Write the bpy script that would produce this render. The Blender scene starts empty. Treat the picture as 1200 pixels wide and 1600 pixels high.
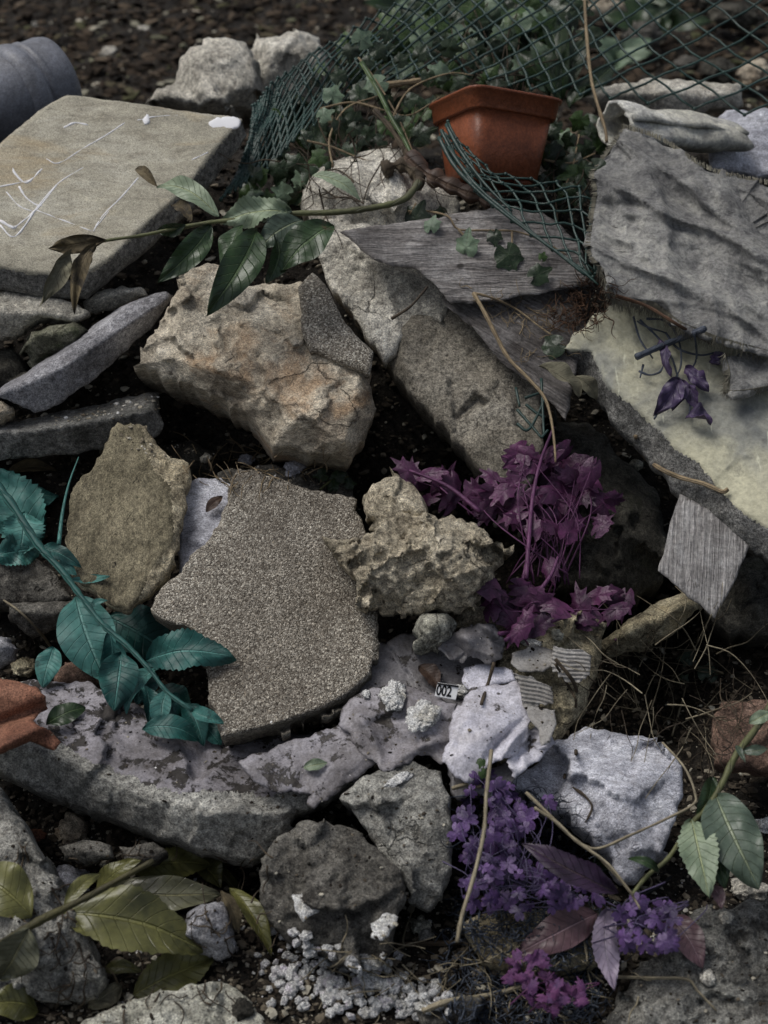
import bpy, math, random
import numpy as np
from mathutils import Vector, Matrix, noise
from mathutils.geometry import delaunay_2d_cdt
from mathutils.bvhtree import BVHTree

S = bpy.context.scene
COL = S.collection
rad = math.radians

# ---------------------------------------------------------------- camera, sky, sun, exposure
CAMLOC = Vector((0.0, -1.55, 1.15))
PITCH = rad(-32.0)
cd = bpy.data.cameras.new('camera'); cam = bpy.data.objects.new('camera', cd); COL.objects.link(cam)
cam.location = CAMLOC
cam.rotation_euler = (rad(90) + PITCH, 0, 0)
cd.sensor_fit = 'VERTICAL'; cd.sensor_height = 36.0; cd.lens = 60.8
cd.clip_start = 0.05; cd.clip_end = 200
cd.dof.use_dof = True; cd.dof.focus_distance = 1.74; cd.dof.aperture_fstop = 7.1
S.camera = cam
W = bpy.data.worlds.new('World'); S.world = W; W.use_nodes = True
wn = W.node_tree.nodes; wl = W.node_tree.links
sky = wn.new('ShaderNodeTexSky'); sky.sky_type = 'NISHITA'; sky.sun_disc = False
SUN_EL, SUN_AZ = rad(62), rad(-75)
sky.sun_elevation = SUN_EL; sky.sun_rotation = SUN_AZ
sky.air_density = 1.0; sky.dust_density = 4.0; sky.ozone_density = 1.0
hs = wn.new('ShaderNodeHueSaturation'); hs.inputs['Saturation'].default_value = .55   # thin white overcast
wl.new(sky.outputs['Color'], hs.inputs['Color']); wl.new(hs.outputs['Color'], wn['Background'].inputs['Color'])
wn['Background'].inputs['Strength'].default_value = 0.074
sd = bpy.data.lights.new('sun', 'SUN'); sd.energy = 1.35; sd.angle = rad(30); sd.color = (1.0, 0.98, 0.94)
sun = bpy.data.objects.new('sun', sd); COL.objects.link(sun)
sdir = Vector((math.sin(SUN_AZ) * math.cos(SUN_EL), math.cos(SUN_AZ) * math.cos(SUN_EL), math.sin(SUN_EL)))
sun.rotation_euler = sdir.to_track_quat('Z', 'Y').to_euler(); sun.location = (0, 0, 3)
S.view_settings.view_transform = 'Standard'; S.view_settings.look = 'None'
S.view_settings.gamma = 1.0; S.view_settings.exposure = 0.27
S.view_settings.use_curve_mapping = False

# ---------------------------------------------------------------- placing helpers (photo 1200 x 1600)
K = 36.0 / 60.8 / 1600.0
FW = Vector((0, math.cos(PITCH), math.sin(PITCH))); UP = Vector((0, -math.sin(PITCH), math.cos(PITCH))); RT = Vector((1, 0, 0))
DT = ([-400, 0, 200, 400, 800, 1200, 1600, 2000], [2.55, 2.26, 2.12, 1.99, 1.80, 1.64, 1.535, 1.46])
def rays(px, py):
    px = np.asarray(px, float); py = np.asarray(py, float)
    a = (px - 600) * K; b = (800 - py) * K
    d = np.stack([a, FW.y + b * UP.y, FW.z + b * UP.z], -1)
    d /= np.sqrt(1 + b * b)[..., None]
    return d
def PN(px, py, dd):
    t = np.interp(py, DT[0], DT[1]) + np.asarray(dd, float)
    return np.array(CAMLOC) + rays(px, py) * t[..., None]
def P(px, py, dd=0.0): return Vector(PN(np.array([px]), np.array([py]), np.array([dd]))[0])
def PG(px, py, z):
    d = Vector(rays(px, py).tolist()); return CAMLOC + d * ((z - CAMLOC.z) / d.z)
def topix(x, y, z):
    v = np.stack([x - CAMLOC.x, y - CAMLOC.y, z - CAMLOC.z], -1)
    f = v @ np.array(FW); return 600 + (v @ np.array(RT)) / f / K, 800 - (v @ np.array(UP)) / f / K
def fnoise(V, sc, octs=4, off=0.0, H=0.8):
    return np.array([noise.fractal((v[0] * sc + off, v[1] * sc + off * .7, v[2] * sc - off), H, 2.1, octs) for v in V.tolist()])

# ---------------------------------------------------------------- linking helpers
def tag(o, label=None, cat=None, group=None, kind=None):
    if label: o['label'] = label
    if cat: o['category'] = cat
    if group: o['group'] = group
    if kind: o['kind'] = kind
    return o
def mk(name, V, F, mat, parent=None, label=None, cat=None, group=None, kind=None, uv=None, smooth=True, org=None):
    V = np.asarray(V, float)
    if parent is not None: o0 = np.array(parent['_w'])
    elif org is not None: o0 = np.array(org)
    else: o0 = np.array([V[:, 0].mean(), V[:, 1].mean(), V[:, 2].min()])
    me = bpy.data.meshes.new(name)
    me.from_pydata((V - o0).tolist(), [], F if isinstance(F, list) else F.tolist())
    if uv is not None:
        l = me.uv_layers.new(name='UVMap'); vi = np.empty(len(me.loops), np.int32); me.loops.foreach_get('vertex_index', vi)
        l.data.foreach_set('uv', np.asarray(uv, np.float32)[vi].ravel())
    if smooth: me.polygons.foreach_set('use_smooth', np.ones(len(me.polygons), bool))
    me.materials.append(mat); me.update()
    o = bpy.data.objects.new(name, me); COL.objects.link(o)
    if parent is not None:
        o.parent = parent; o.location = Vector(o0) - Vector(parent['_w'])
    else: o.location = o0
    o['_w'] = tuple(float(c) for c in o0)
    return tag(o, label, cat, group, kind)
def thing(name, loc, label, cat, group=None):
    o = bpy.data.objects.new(name, None); COL.objects.link(o); o.location = loc; o['_w'] = tuple(loc); o.empty_display_size = .02
    return tag(o, label, cat, group)

# ---------------------------------------------------------------- materials
SATV = [.54]; KV = [1.9]
def A(r, g, b, k=None):
    k = k or KV[0]
    m = .3 * r + .59 * g + .11 * b; q = SATV[0]; r, g, b = m + (r - m) * q, m + (g - m) * q, m + (b - m) * q
    f = lambda c: min(.82, k * ((c / 255) / 12.92 if c < 11 else ((c / 255 + .055) / 1.055) ** 2.4))
    return (f(r), f(g), f(b), 1)
class NT:
    def __init__(s, name):
        s.m = bpy.data.materials.new(name); s.m.use_nodes = True; s.t = s.m.node_tree
        s.b = s.t.nodes['Principled BSDF']; s.b.inputs['Specular IOR Level'].default_value = .25
    def n(s, t, **kw):
        x = s.t.nodes.new(t)
        for k, v in kw.items():
            if k in x.inputs: s.put(x, k, v)
            else: setattr(x, k, v)
        return x
    def put(s, x, k, v):
        if hasattr(v, 'is_output') : s.t.links.new(v, x.inputs[k])
        else: x.inputs[k].default_value = v
    def math(s, op, a, b=0.0, clamp=False):
        x = s.t.nodes.new('ShaderNodeMath'); x.operation = op; x.use_clamp = clamp
        s.put(x, 0, a); s.put(x, 1, b); return x.outputs[0]
    def mix(s, f, a, b, blend='MIX'):
        x = s.t.nodes.new('ShaderNodeMix'); x.data_type = 'RGBA'; x.blend_type = blend
        s.put(x, 0, f); s.put(x, 6, a); s.put(x, 7, b); return x.outputs[2]
    def ramp(s, f, stops):
        x = s.t.nodes.new('ShaderNodeValToRGB'); r = x.color_ramp
        while len(r.elements) < len(stops): r.elements.new(.5)
        for e, (p, c) in zip(r.elements, stops): e.position = p; e.color = c if len(c) == 4 else (*c, 1)
        s.put(x, 0, f); return x.outputs[0]
    def step(s, f, a, b):
        x = s.t.nodes.new('ShaderNodeMapRange'); x.clamp = True
        s.put(x, 0, f); s.put(x, 1, a); s.put(x, 2, b); return x.outputs[0]
    def noise(s, v, sc, det=6, rough=.6, dist=0.0):
        x = s.t.nodes.new('ShaderNodeTexNoise'); s.put(x, 'Vector', v); s.put(x, 'Scale', sc); s.put(x, 'Detail', det)
        s.put(x, 'Roughness', rough); s.put(x, 'Distortion', dist); return x.outputs[0]
    def vor(s, v, sc, feat='F1', out='Distance'):
        x = s.t.nodes.new('ShaderNodeTexVoronoi'); x.feature = feat; s.put(x, 'Vector', v); s.put(x, 'Scale', sc); return x.outputs[out]
    def coord(s, scale=(1, 1, 1), rot=(0, 0, 0)):
        tc = s.t.nodes.new('ShaderNodeTexCoord'); oi = s.t.nodes.new('ShaderNodeObjectInfo')
        m = s.t.nodes.new('ShaderNodeVectorMath'); m.operation = 'ADD'; s.put(m, 0, tc.outputs['Object'])
        k = s.math('MULTIPLY', oi.outputs['Random'], 37.0); s.put(m, 1, k)
        if scale == (1, 1, 1) and rot == (0, 0, 0): return m.outputs[0]
        mp = s.t.nodes.new('ShaderNodeMapping'); s.put(mp, 'Vector', m.outputs[0]); s.put(mp, 'Scale', scale); s.put(mp, 'Rotation', rot); return mp.outputs[0]
    def bump(s, h, st, dist, prev=None):
        x = s.t.nodes.new('ShaderNodeBump'); s.put(x, 'Height', h); s.put(x, 'Strength', st); s.put(x, 'Distance', dist)
        if prev is not None: s.put(x, 'Normal', prev)
        return x.outputs[0]
    def fin(s, col, rough=.85, nrm=None, spec=None):
        s.put(s.b, 'Base Color', col); s.put(s.b, 'Roughness', rough)
        if nrm is not None: s.put(s.b, 'Normal', nrm)
        if spec is not None: s.put(s.b, 'Specular IOR Level', spec)
        return s.m

def RM(name, cols, sc=11, fine=170, fc=.55, bump=1.0, stain=None, dirt=None, pits=0.0, grain=(1, 1, 1), rot=(0, 0, 0), rough=.88, lich=None):
    """rock: broad colour fields, veins, grains, pits, stains with a shape of their own"""
    t = NT(name); v = t.coord(grain, rot)
    n1 = t.noise(v, sc, 8, .66, .4)
    k = len(cols); c = t.ramp(n1, [(.32 + .36 * i / (k - 1), cc) for i, cc in enumerate(cols)])
    n2 = t.noise(v, fine, 5, .7)
    fc = min(.75, fc * 1.35); lo = 1 - fc; hi = 1 + fc
    g = t.ramp(n2, [(.3, (lo, lo, lo)), (.7, (hi, hi, hi * .98))]); c = t.mix(1.0, c, g, 'MULTIPLY')
    n4 = t.noise(v, sc * 4.5, 6, .72, .6)
    g4 = t.ramp(n4, [(.33, (.62, .60, .58)), (.5, (1, 1, 1)), (.7, (1.3, 1.3, 1.28))]); c = t.mix(.8, c, g4, 'MULTIPLY')
    if stain:
        f = t.step(t.noise(v, stain[1], 5, .6, .8), stain[2], stain[2] + .12); c = t.mix(t.math('MULTIPLY', f, stain[3] if len(stain) > 3 else .8), c, stain[0])
    if lich:
        f = t.step(t.noise(v, lich[1], 6, .75, .3), lich[2], lich[2] + .04); c = t.mix(f, c, lich[0])
    if dirt:
        f = t.step(t.noise(v, dirt[1], 8, .75, .2), dirt[2], dirt[2] + .06); c = t.mix(t.math('MULTIPLY', f, .8), c, dirt[0])
    n6 = t.noise(v, 620, 3, .7); c = t.mix(.75, c, t.ramp(n6, [(.36, (.3, .3, .31)), (.5, (1, 1, 1)), (.66, (1.8, 1.8, 1.75))]), 'MULTIPLY')
    wv = t.n('ShaderNodeVectorMath', operation='MULTIPLY_ADD'); wn_ = t.t.nodes.new('ShaderNodeTexNoise'); t.put(wn_, 'Vector', v); t.put(wn_, 'Scale', 14); t.put(wn_, 'Detail', 6)
    t.put(wv, 0, wn_.outputs[1]); t.put(wv, 1, (.12, .12, .12)); t.put(wv, 2, v)
    ck = t.vor(wv.outputs[0], 13, 'DISTANCE_TO_EDGE'); cm = t.step(t.noise(v, 9, 4, .6), .54, .64)
    ck = t.math('MULTIPLY', t.step(ck, .02, .0), cm); c = t.mix(t.math('MULTIPLY', ck, .5), c, (.03, .026, .02, 1))
    h = t.math('ADD', t.math('MULTIPLY', n4, 1.1), t.math('ADD', t.math('MULTIPLY', n2, .4), t.math('MULTIPLY', n6, .12)))
    h = t.math('SUBTRACT', h, t.math('MULTIPLY', ck, .5))
    if pits > 0:
        p = t.step(t.vor(v, 130), .0, .28); pm = t.step(t.noise(v, 45, 3, .6), .45, .6)
        p2 = t.math('SUBTRACT', 1.0, t.math('MULTIPLY', t.math('SUBTRACT', 1.0, p), pm))
        h = t.math('ADD', h, t.math('MULTIPLY', p2, .6 * pits)); c = t.mix(t.math('MULTIPLY', t.math('SUBTRACT', 1.0, p2), .6), c, (.03, .025, .02, 1))
    nr = t.bump(h, min(1, .9 * bump), .006 * bump)
    return t.fin(c, rough, nr, .2)

M = {}
M['pale'] = RM('pale_limestone', [A(104, 98, 86), A(148, 141, 126), A(176, 170, 157)], 10, 150, .45, 1.2, stain=(A(120, 92, 60), 14, .62, .6), dirt=(A(60, 54, 46), 30, .62))
M['brown'] = RM('brown_limestone', [A(88, 72, 54), A(122, 106, 84), A(150, 136, 112), A(172, 160, 138)], 7, 150, .4, 1.1, stain=(A(150, 104, 56), 9, .56, .6), dirt=(A(70, 58, 44), 38, .6), grain=(1, 1, 1.8), rot=(.5, .7, 0))
M['mossy'] = RM('mossy_stone', [A(52, 54, 38), A(84, 84, 62), A(118, 116, 94)], 22, 160, .5, 1.2, stain=(A(62, 74, 36), 30, .5, .7))
M['slate'] = RM('slate_stone', [A(72, 71, 76), A(100, 99, 106), A(128, 127, 134)], 16, 190, .4, .7, dirt=(A(52, 44, 36), 18, .58), grain=(1, 1, 1), lich=(A(150, 148, 150), 40, .68))
M['slab'] = RM('smooth_slab_stone', [A(108, 102, 84), A(124, 117, 97), A(138, 133, 116)], 6, 200, .12, .25, stain=(A(136, 112, 70), 5, .57, .6), lich=(A(150, 148, 140), 20, .68), grain=(1, 2.4, 2.4), rot=(0, 0, .5))
M['slabdark'] = RM('slab_edge_stone', [A(60, 60, 56), A(84, 83, 80), A(110, 108, 104)], 20, 190, .5, .9)  # raw broken stone; as slab edge, its dark tone also holds downward-facing shade
M['upright'] = RM('ochre_stone', [A(62, 54, 34), A(92, 82, 56), A(112, 100, 70)], 12, 190, .4, .8, lich=(A(26, 23, 18), 55, .63), grain=(1.6, 1, 1), rot=(0, .4, 0), dirt=(A(40, 34, 24), 16, .62))
M['uprightedge'] = RM('ochre_broken_edge', [A(110, 92, 60), A(160, 142, 104), A(182, 166, 128)], 30, 150, .5, 1.3)
M['mortar'] = RM('crumbly_mortar', [A(112, 98, 74), A(152, 137, 108), A(176, 162, 134)], 20, 130, .5, 1.5, dirt=(A(62, 52, 38), 22, .6), pits=1.0)
M['block'] = RM('concrete_block', [A(72, 66, 54), A(96, 88, 74), A(108, 101, 88)], 13, 210, .5, .8, pits=.7, dirt=(A(48, 42, 34), 26, .6))
M['grey'] = RM('grey_broken_stone', [A(78, 77, 72), A(110, 108, 101), A(138, 136, 128)], 12, 150, .5, 1.3, dirt=(A(48, 44, 38), 20, .6))
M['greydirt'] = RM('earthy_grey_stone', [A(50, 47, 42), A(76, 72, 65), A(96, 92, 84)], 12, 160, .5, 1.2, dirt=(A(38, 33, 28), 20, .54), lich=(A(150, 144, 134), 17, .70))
M['blue'] = RM('blue_grey_limestone', [A(112, 113, 126), A(142, 143, 158), A(168, 169, 182)], 14, 120, .3, .8, lich=(A(190, 190, 200), 34, .64), grain=(1.0, 2.0, 1), rot=(0, 0, .6), dirt=(A(74, 70, 64), 24, .64))
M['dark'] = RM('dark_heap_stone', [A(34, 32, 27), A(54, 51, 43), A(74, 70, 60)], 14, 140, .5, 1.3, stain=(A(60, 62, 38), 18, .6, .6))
M['yellow'] = RM('ochre_rubble', [A(90, 78, 50), A(128, 114, 80), A(158, 146, 110)], 14, 150, .5, 1.3, dirt=(A(50, 42, 30), 22, .56), stain=(A(150, 122, 64), 20, .6, .6))
M['white'] = RM('white_plaster', [A(148, 142, 126, 2), A(200, 194, 176, 2), A(222, 218, 202, 2)], 50, 300, .2, 1.0, dirt=(A(110, 100, 80), 60, .66))
M['lilac'] = RM('lilac_plaster', [A(156, 146, 164, 2.2), A(200, 192, 208, 2.2), A(220, 214, 224, 2.2)], 60, 300, .25, 1.0, dirt=(A(80, 72, 84), 70, .64))
M['brick'] = RM('fired_brick', [A(66, 48, 38), A(98, 66, 50), A(124, 92, 74)], 22, 180, .4, .9, dirt=(A(62, 48, 38), 30, .56))
SATV[0] = .8
M['terra'] = RM('terracotta', [A(74, 46, 35), A(92, 56, 41), A(108, 72, 55)], 9, 220, .22, .3, dirt=(A(94, 60, 46), 34, .64), rough=.75)
SATV[0] = .54
M['greenrock'] = RM('pale_lichen_stone', [A(96, 94, 78), A(132, 130, 114), A(156, 154, 140)], 18, 150, .5, 1.2, stain=(A(84, 84, 58), 16, .56, .6))
M['soil'] = RM('dark_soil', [A(24, 20, 16), A(38, 32, 26), A(56, 49, 40)], 18, 120, .6, 1.6, dirt=(A(20, 17, 13), 60, .52))
M['groundstone'] = RM('weathered_ground_stone', [A(52, 51, 48), A(84, 83, 78), A(116, 114, 106)], 12, 150, .5, 1.2, lich=(A(140, 138, 126), 40, .66), dirt=(A(34, 32, 30), 14, .54), pits=.8)

def aggregate(name):
    t = NT(name); v = t.coord()
    c1 = t.vor(v, 760, 'F1', 'Color'); s1 = t.n('ShaderNodeSeparateColor'); t.put(s1, 0, c1)
    base = t.ramp(s1.outputs[0], [(0, A(62, 55, 45)), (.35, A(98, 89, 75)), (.6, A(112, 105, 92)), (.85, A(132, 125, 110)), (1, A(168, 162, 146))])
    c2 = t.vor(v, 300, 'F1', 'Color'); s2 = t.n('ShaderNodeSeparateColor'); t.put(s2, 0, c2)
    d2 = t.vor(v, 300); big = t.math('MULTIPLY', t.step(s2.outputs[1], .80, .82), t.step(d2, .42, .34))
    base = t.mix(big, base, t.ramp(s2.outputs[0], [(0, A(70, 66, 58)), (.5, A(124, 112, 92)), (1, A(178, 170, 150))]))
    n = t.noise(v, 8, 6, .6); base = t.mix(1, base, t.ramp(n, [(.34, (.66, .63, .6)), (.64, (1.2, 1.18, 1.15))]), 'MULTIPLY')
    n3 = t.noise(v, 300, 4, .7); base = t.mix(.7, base, t.ramp(n3, [(.35, (.5, .5, .5)), (.6, (1.15, 1.15, 1.15))]), 'MULTIPLY')
    st = t.step(t.noise(v, 9, 7, .75, .5), .54, .66); base = t.mix(t.math('MULTIPLY', st, .5), base, A(70, 60, 48))
    d1 = t.vor(v, 760); h = t.math('ADD', t.math('SUBTRACT', 1, d1), t.math('MULTIPLY', n3, 1.0))
    return t.fin(base, .9, t.bump(h, .8, .0022), .2)
M['agg'] = aggregate('exposed_aggregate_concrete')

def rightslab():
    t = NT('scored_yellow_slab'); v = t.coord(); n1 = t.noise(v, 7, 8, .6, .5)
    c = t.ramp(n1, [(.34, A(80, 84, 82)), (.46, A(112, 112, 98)), (.58, A(144, 139, 104)), (.72, A(166, 160, 118))])
    for r, th in ((.7, .665), (-.5, .68), (1.3, .67)):
        vv = t.coord((60, 4, 20), (0, .3, r)); f = t.step(t.noise(vv, 1.2, 4, .6), th, th + .03)
        c = t.mix(t.math('MULTIPLY', f, .4), c, A(184, 178, 140))
    n2 = t.noise(v, 160, 5, .7); c = t.mix(1, c, t.ramp(n2, [(.3, (.72, .72, .72)), (.7, (1.2, 1.2, 1.2))]), 'MULTIPLY')
    f = t.step(t.noise(v, 16, 7, .7), .58, .66); c = t.mix(t.math('MULTIPLY', f, .6), c, A(72, 72, 68))
    return t.fin(c, .8, t.bump(t.math('ADD', n2, t.noise(v, 40, 6, .6)), .6, .002), .3)
M['rslab'] = rightslab()

def woodmat(name, a, b, c_, dark, rot=0, sc=1.0, axis=(0, 0, 0)):
    t = NT(name); tc = t.t.nodes.new('ShaderNodeUVMap')
    mp = t.n('ShaderNodeMapping'); t.put(mp, 'Vector', tc.outputs[0]); t.put(mp, 'Scale', (6 * sc, 60 * sc, 1)); t.put(mp, 'Rotation', (0, 0, rot))
    ws = t.noise(tc.outputs[0], 22, 4, .6); wv = t.n('ShaderNodeVectorMath', operation='ADD'); cb = t.n('ShaderNodeCombineXYZ'); t.put(cb, 1, t.math('MULTIPLY', ws, .9 * sc)); t.put(wv, 0, mp.outputs[0]); t.put(wv, 1, cb.outputs[0])
    v = wv.outputs[0]
    mp2 = t.n('ShaderNodeMapping'); t.put(mp2, 'Vector', tc.outputs[0]); t.put(mp2, 'Scale', (30 * sc, 460 * sc, 1)); t.put(mp2, 'Rotation', (0, 0, rot))
    wv2 = t.n('ShaderNodeVectorMath', operation='ADD'); cb2 = t.n('ShaderNodeCombineXYZ'); t.put(cb2, 1, t.math('MULTIPLY', ws, 4 * sc)); t.put(wv2, 0, mp2.outputs[0]); t.put(wv2, 1, cb2.outputs[0])
    n1 = t.noise(v, 1.6, 6, .65, .35); n2 = t.noise(wv2.outputs[0], .8, 5, .65, .2)
    c = t.ramp(n1, [(.3, a), (.5, b), (.7, c_)])
    c = t.mix(1, c, t.ramp(n2, [(.3, (.42, .41, .4)), (.42, (.88, .87, .86)), (.62, (1.25, 1.23, 1.2))]), 'MULTIPLY')
    v3 = t.coord(); f = t.step(t.noise(v3, 11, 6, .7, .4), .52, .66); c = t.mix(t.math('MULTIPLY', f, .7), c, dark)
    f = t.step(t.noise(v3, 20, 8, .8, .5), .5, .6); c = t.mix(t.math('MULTIPLY', f, .55), c, (c_[0] * 1.15, c_[1] * 1.15, c_[2] * 1.15, 1)); c = t.mix(1, c, t.ramp(t.noise(v3, 260, 4, .7), [(.35, (.7, .7, .7)), (.65, (1.25, 1.25, 1.25))]), 'MULTIPLY'); kn = t.step(t.vor(v3, 17), .085, .05); c = t.mix(t.math('MULTIPLY', kn, .8), c, (.02, .017, .015, 1))
    h = t.math('ADD', t.math('MULTIPLY', t.step(n2, .35, .6), 1.0), n1)
    return t.fin(c, .85, t.bump(h, 1, .0022), .2)
M['ply'] = woodmat('weathered_plywood', A(80, 75, 73), A(104, 99, 97), A(130, 126, 124), A(74, 62, 54), .12)
M['ply2'] = woodmat('dark_plywood', A(62, 57, 55), A(80, 75, 73), A(98, 93, 91), A(48, 40, 36), .35)
M['ply3'] = woodmat('split_grey_wood', A(90, 87, 86), A(118, 115, 114), A(140, 138, 137), A(96, 92, 90), 1.42, 1.1)

def feltmat(name, a, b, c_, k=1.0):
    t = NT(name); v = t.coord(); n1 = t.noise(v, 9, 7, .65, .5); n2 = t.noise(v, 260, 6, .75); n3 = t.noise(v, 60, 7, .75, .3)
    c = t.ramp(n1, [(.3, a), (.5, b), (.68, c_)])
    c = t.mix(1, c, t.ramp(n3, [(.36, (.58, .58, .6)), (.5, (1, 1, 1)), (.64, (1.3, 1.29, 1.24))]), 'MULTIPLY')
    c = t.mix(.8, c, t.ramp(n2, [(.3, (.5, .5, .5)), (.65, (1.3, 1.3, 1.3))]), 'MULTIPLY')
    return t.fin(c, .95, t.bump(t.math('ADD', n2, n3), 1, .004 * k), .1)
M['felt'] = feltmat('grey_felt', A(84, 83, 82), A(118, 117, 113), A(142, 140, 132))
M['feltw'] = feltmat('pale_felt', A(128, 126, 112), A(170, 167, 150), A(192, 188, 170))

KV[0] = 1.3
def paintmat(name, a, b, chip, thr=.58, spot=None, rough=.42):
    t = NT(name); v = t.coord(); n1 = t.noise(v, 8, 5, .6, .4)
    c = t.ramp(n1, [(.35, a), (.65, b)])
    f = t.step(t.noise(v, 30, 9, .72, .3), thr + .05, thr + .07); f2 = t.step(t.math('ADD', t.math('MULTIPLY', t.noise(v, 11, 8, .8, .5), .6), t.math('MULTIPLY', t.noise(v, 55, 6, .8), .4)), thr - .04, thr + .12)
    c = t.mix(t.math('MULTIPLY', f2, .75), c, chip)
    c = t.mix(f, c, (chip[0] * .5, chip[1] * .5, chip[2] * .5, 1))
    n2 = t.noise(v, 150, 4, .6); c = t.mix(1, c, t.ramp(n2, [(.3, (.86, .86, .86)), (.7, (1.1, 1.1, 1.1))]), 'MULTIPLY')
    n9 = t.noise(v, 19, 8, .75, .4); c = t.mix(.9, c, t.ramp(n9, [(.34, (.58, .55, .52)), (.48, (.92, .91, .9)), (.66, (1.2, 1.2, 1.22))]), 'MULTIPLY')
    n10 = t.noise(v, 480, 4, .7); c = t.mix(.8, c, t.ramp(n10, [(.36, (.6, .6, .6)), (.6, (1.15, 1.15, 1.15))]), 'MULTIPLY')
    if spot: c = t.mix(t.step(t.noise(v, 70, 7, .7), .64, .66), c, spot)
    r = t.math('ADD', rough, t.math('MULTIPLY', f2, .4))
    return t.fin(c, r, t.bump(t.math('ADD', t.math('MULTIPLY', f, -1), n2), .6, .0015), .4)
M['film'] = paintmat('peeling_mauve_grey_film', A(104, 99, 106, 1.5), A(136, 131, 140, 1.5), A(78, 68, 60), .50)
M['peel'] = paintmat('flaking_lilac_paint', A(112, 107, 114, 1.45), A(146, 141, 152, 1.45), A(74, 66, 60), .475, rough=.7)
M['whitefilm'] = paintmat('dirty_white_film', A(160, 157, 174, 1.3), A(194, 192, 208, 1.3), A(104, 92, 84), .56, rough=.4)
M['greyfilm'] = paintmat('dull_grey_film', A(94, 90, 94), A(118, 114, 118), A(76, 66, 58), .53)
M['card'] = paintmat('damp_grey_cardboard', A(130, 126, 120), A(156, 151, 144), A(100, 92, 82), .6, rough=.85)
M['cardline'] = NT('cardboard_corrugation').fin(A(52, 47, 42), .9)
M['plastic_grey'] = paintmat('grey_plastic', A(100, 104, 116), A(114, 118, 130), A(92, 94, 100), .68, rough=.45)
SATV[0] = .95
M['pot'] = paintmat('terracotta_plastic', A(108, 58, 34), A(122, 66, 40), A(104, 72, 52), .64, rough=.42)
M['potin'] = NT('pot_inside_plastic').fin(A(60, 34, 24), .7)
SATV[0] = .62
M['net'] = paintmat('green_plastic_netting', A(22, 54, 48), A(34, 68, 60), A(44, 60, 52), .6, rough=.4)
M['black'] = NT('black_ink').fin((.012, .012, .014, 1), .5)
M['paper'] = NT('white_label_paper').fin(A(214, 214, 220, 1.6), .6)
M['chalk'] = NT('white_scratch').fin((.78, .78, .8, 1), .9)

SATV[0] = .9; KV[0] = 1.2
def LM(name, col, dark, vein, rough=.42, blot=None, nv=10, sheen=.45):
    t = NT(name); uvn = t.n('ShaderNodeUVMap'); sp = t.n('ShaderNodeSeparateXYZ'); t.put(sp, 0, uvn.outputs[0])
    u = sp.outputs[0]; w = t.math('ABSOLUTE', t.math('MULTIPLY', t.math('SUBTRACT', sp.outputs[1], .5), 2))
    v = t.coord(); n1 = t.noise(v, 26, 6, .65, .4)
    c = t.ramp(n1, [(.34, dark), (.62, col)])
    q = t.math('FRACT', t.math('SUBTRACT', t.math('MULTIPLY', u, nv), t.math('MULTIPLY', w, 1.6)))
    q = t.math('ABSOLUTE', t.math('SUBTRACT', q, .5)); sv = t.step(q, .06, .0); mid = t.step(w, .075, .03)
    c = t.mix(t.math('MULTIPLY', sv, .15), c, vein); c = t.mix(t.math('MULTIPLY', mid, .6), c, vein)
    c = t.mix(1, c, t.ramp(t.noise(v, 210, 4, .6), [(.3, (.82, .82, .82)), (.7, (1.15, 1.15, 1.15))]), 'MULTIPLY')
    if blot:
        f = t.step(t.noise(v, blot[1], 7, .7, .6), blot[2], blot[2] + .05); c = t.mix(t.math('MULTIPLY', f, .85), c, blot[0])
    h = t.math('SUBTRACT', t.math('MULTIPLY', n1, 1.2), t.math('ADD', t.math('MULTIPLY', sv, .5), mid))
    return t.fin(c, rough, t.bump(h, .9, .0016), sheen)
M['teal'] = LM('teal_leaf', A(28, 84, 78), A(16, 54, 52), A(86, 146, 138), .5, (A(70, 122, 114), 34, .56))
M['teal2'] = LM('pale_teal_leaf', A(62, 118, 110), A(36, 86, 82), A(112, 160, 150), .55, (A(26, 66, 62), 30, .57))
M['tealstem'] = LM('teal_stem', A(26, 82, 76), A(18, 60, 58), A(40, 110, 100), .6)
M['olive'] = LM('olive_leaf', A(94, 93, 48), A(60, 61, 32), A(122, 120, 66), .36, (A(104, 96, 54), 24, .66))
M['olive2'] = LM('glossy_olive_leaf', A(100, 100, 80), A(74, 74, 54), A(118, 114, 78), .25, (A(150, 148, 132), 18, .62))
M['olivestem'] = LM('olive_stem', A(72, 68, 34), A(50, 46, 24), A(90, 86, 50), .7)
M['green'] = LM('grey_green_leaf', A(78, 92, 78), A(54, 68, 54), A(140, 150, 116), .4, (A(104, 112, 80), 24, .66))
M['green2'] = LM('pale_green_leaf', A(126, 140, 114), A(96, 112, 88), A(166, 174, 120), .5, (A(120, 116, 88), 24, .64))
M['green3'] = LM('dark_laurel_leaf', A(44, 66, 34), A(28, 42, 24), A(92, 112, 74), .35, (A(70, 58, 38), 20, .64))
M['greenstem'] = LM('green_stem', A(94, 98, 58), A(66, 66, 42), A(110, 112, 70), .6)
M['ivy'] = LM('ivy_leaf', A(38, 56, 30), A(22, 34, 20), A(84, 102, 70), .4, nv=4)
M['ivypale'] = LM('pale_ivy_leaf', A(104, 124, 98), A(76, 96, 76), A(140, 150, 124), .5, nv=4)
M['ivybright'] = LM('bright_ivy_leaf', A(60, 86, 38), A(42, 62, 28), A(110, 136, 70), .45, nv=4)
M['dead'] = LM('withered_leaf', A(96, 84, 58), A(54, 46, 32), A(116, 102, 76), .8, (A(40, 34, 26), 30, .55))
M['deadgrey'] = LM('grey_withered_leaf', A(122, 118, 96), A(84, 80, 64), A(140, 134, 110), .8, (A(64, 58, 46), 30, .6))
M['rust'] = LM('rust_brown_leaf', A(74, 54, 42), A(48, 36, 30), A(96, 76, 60), .6)
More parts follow.
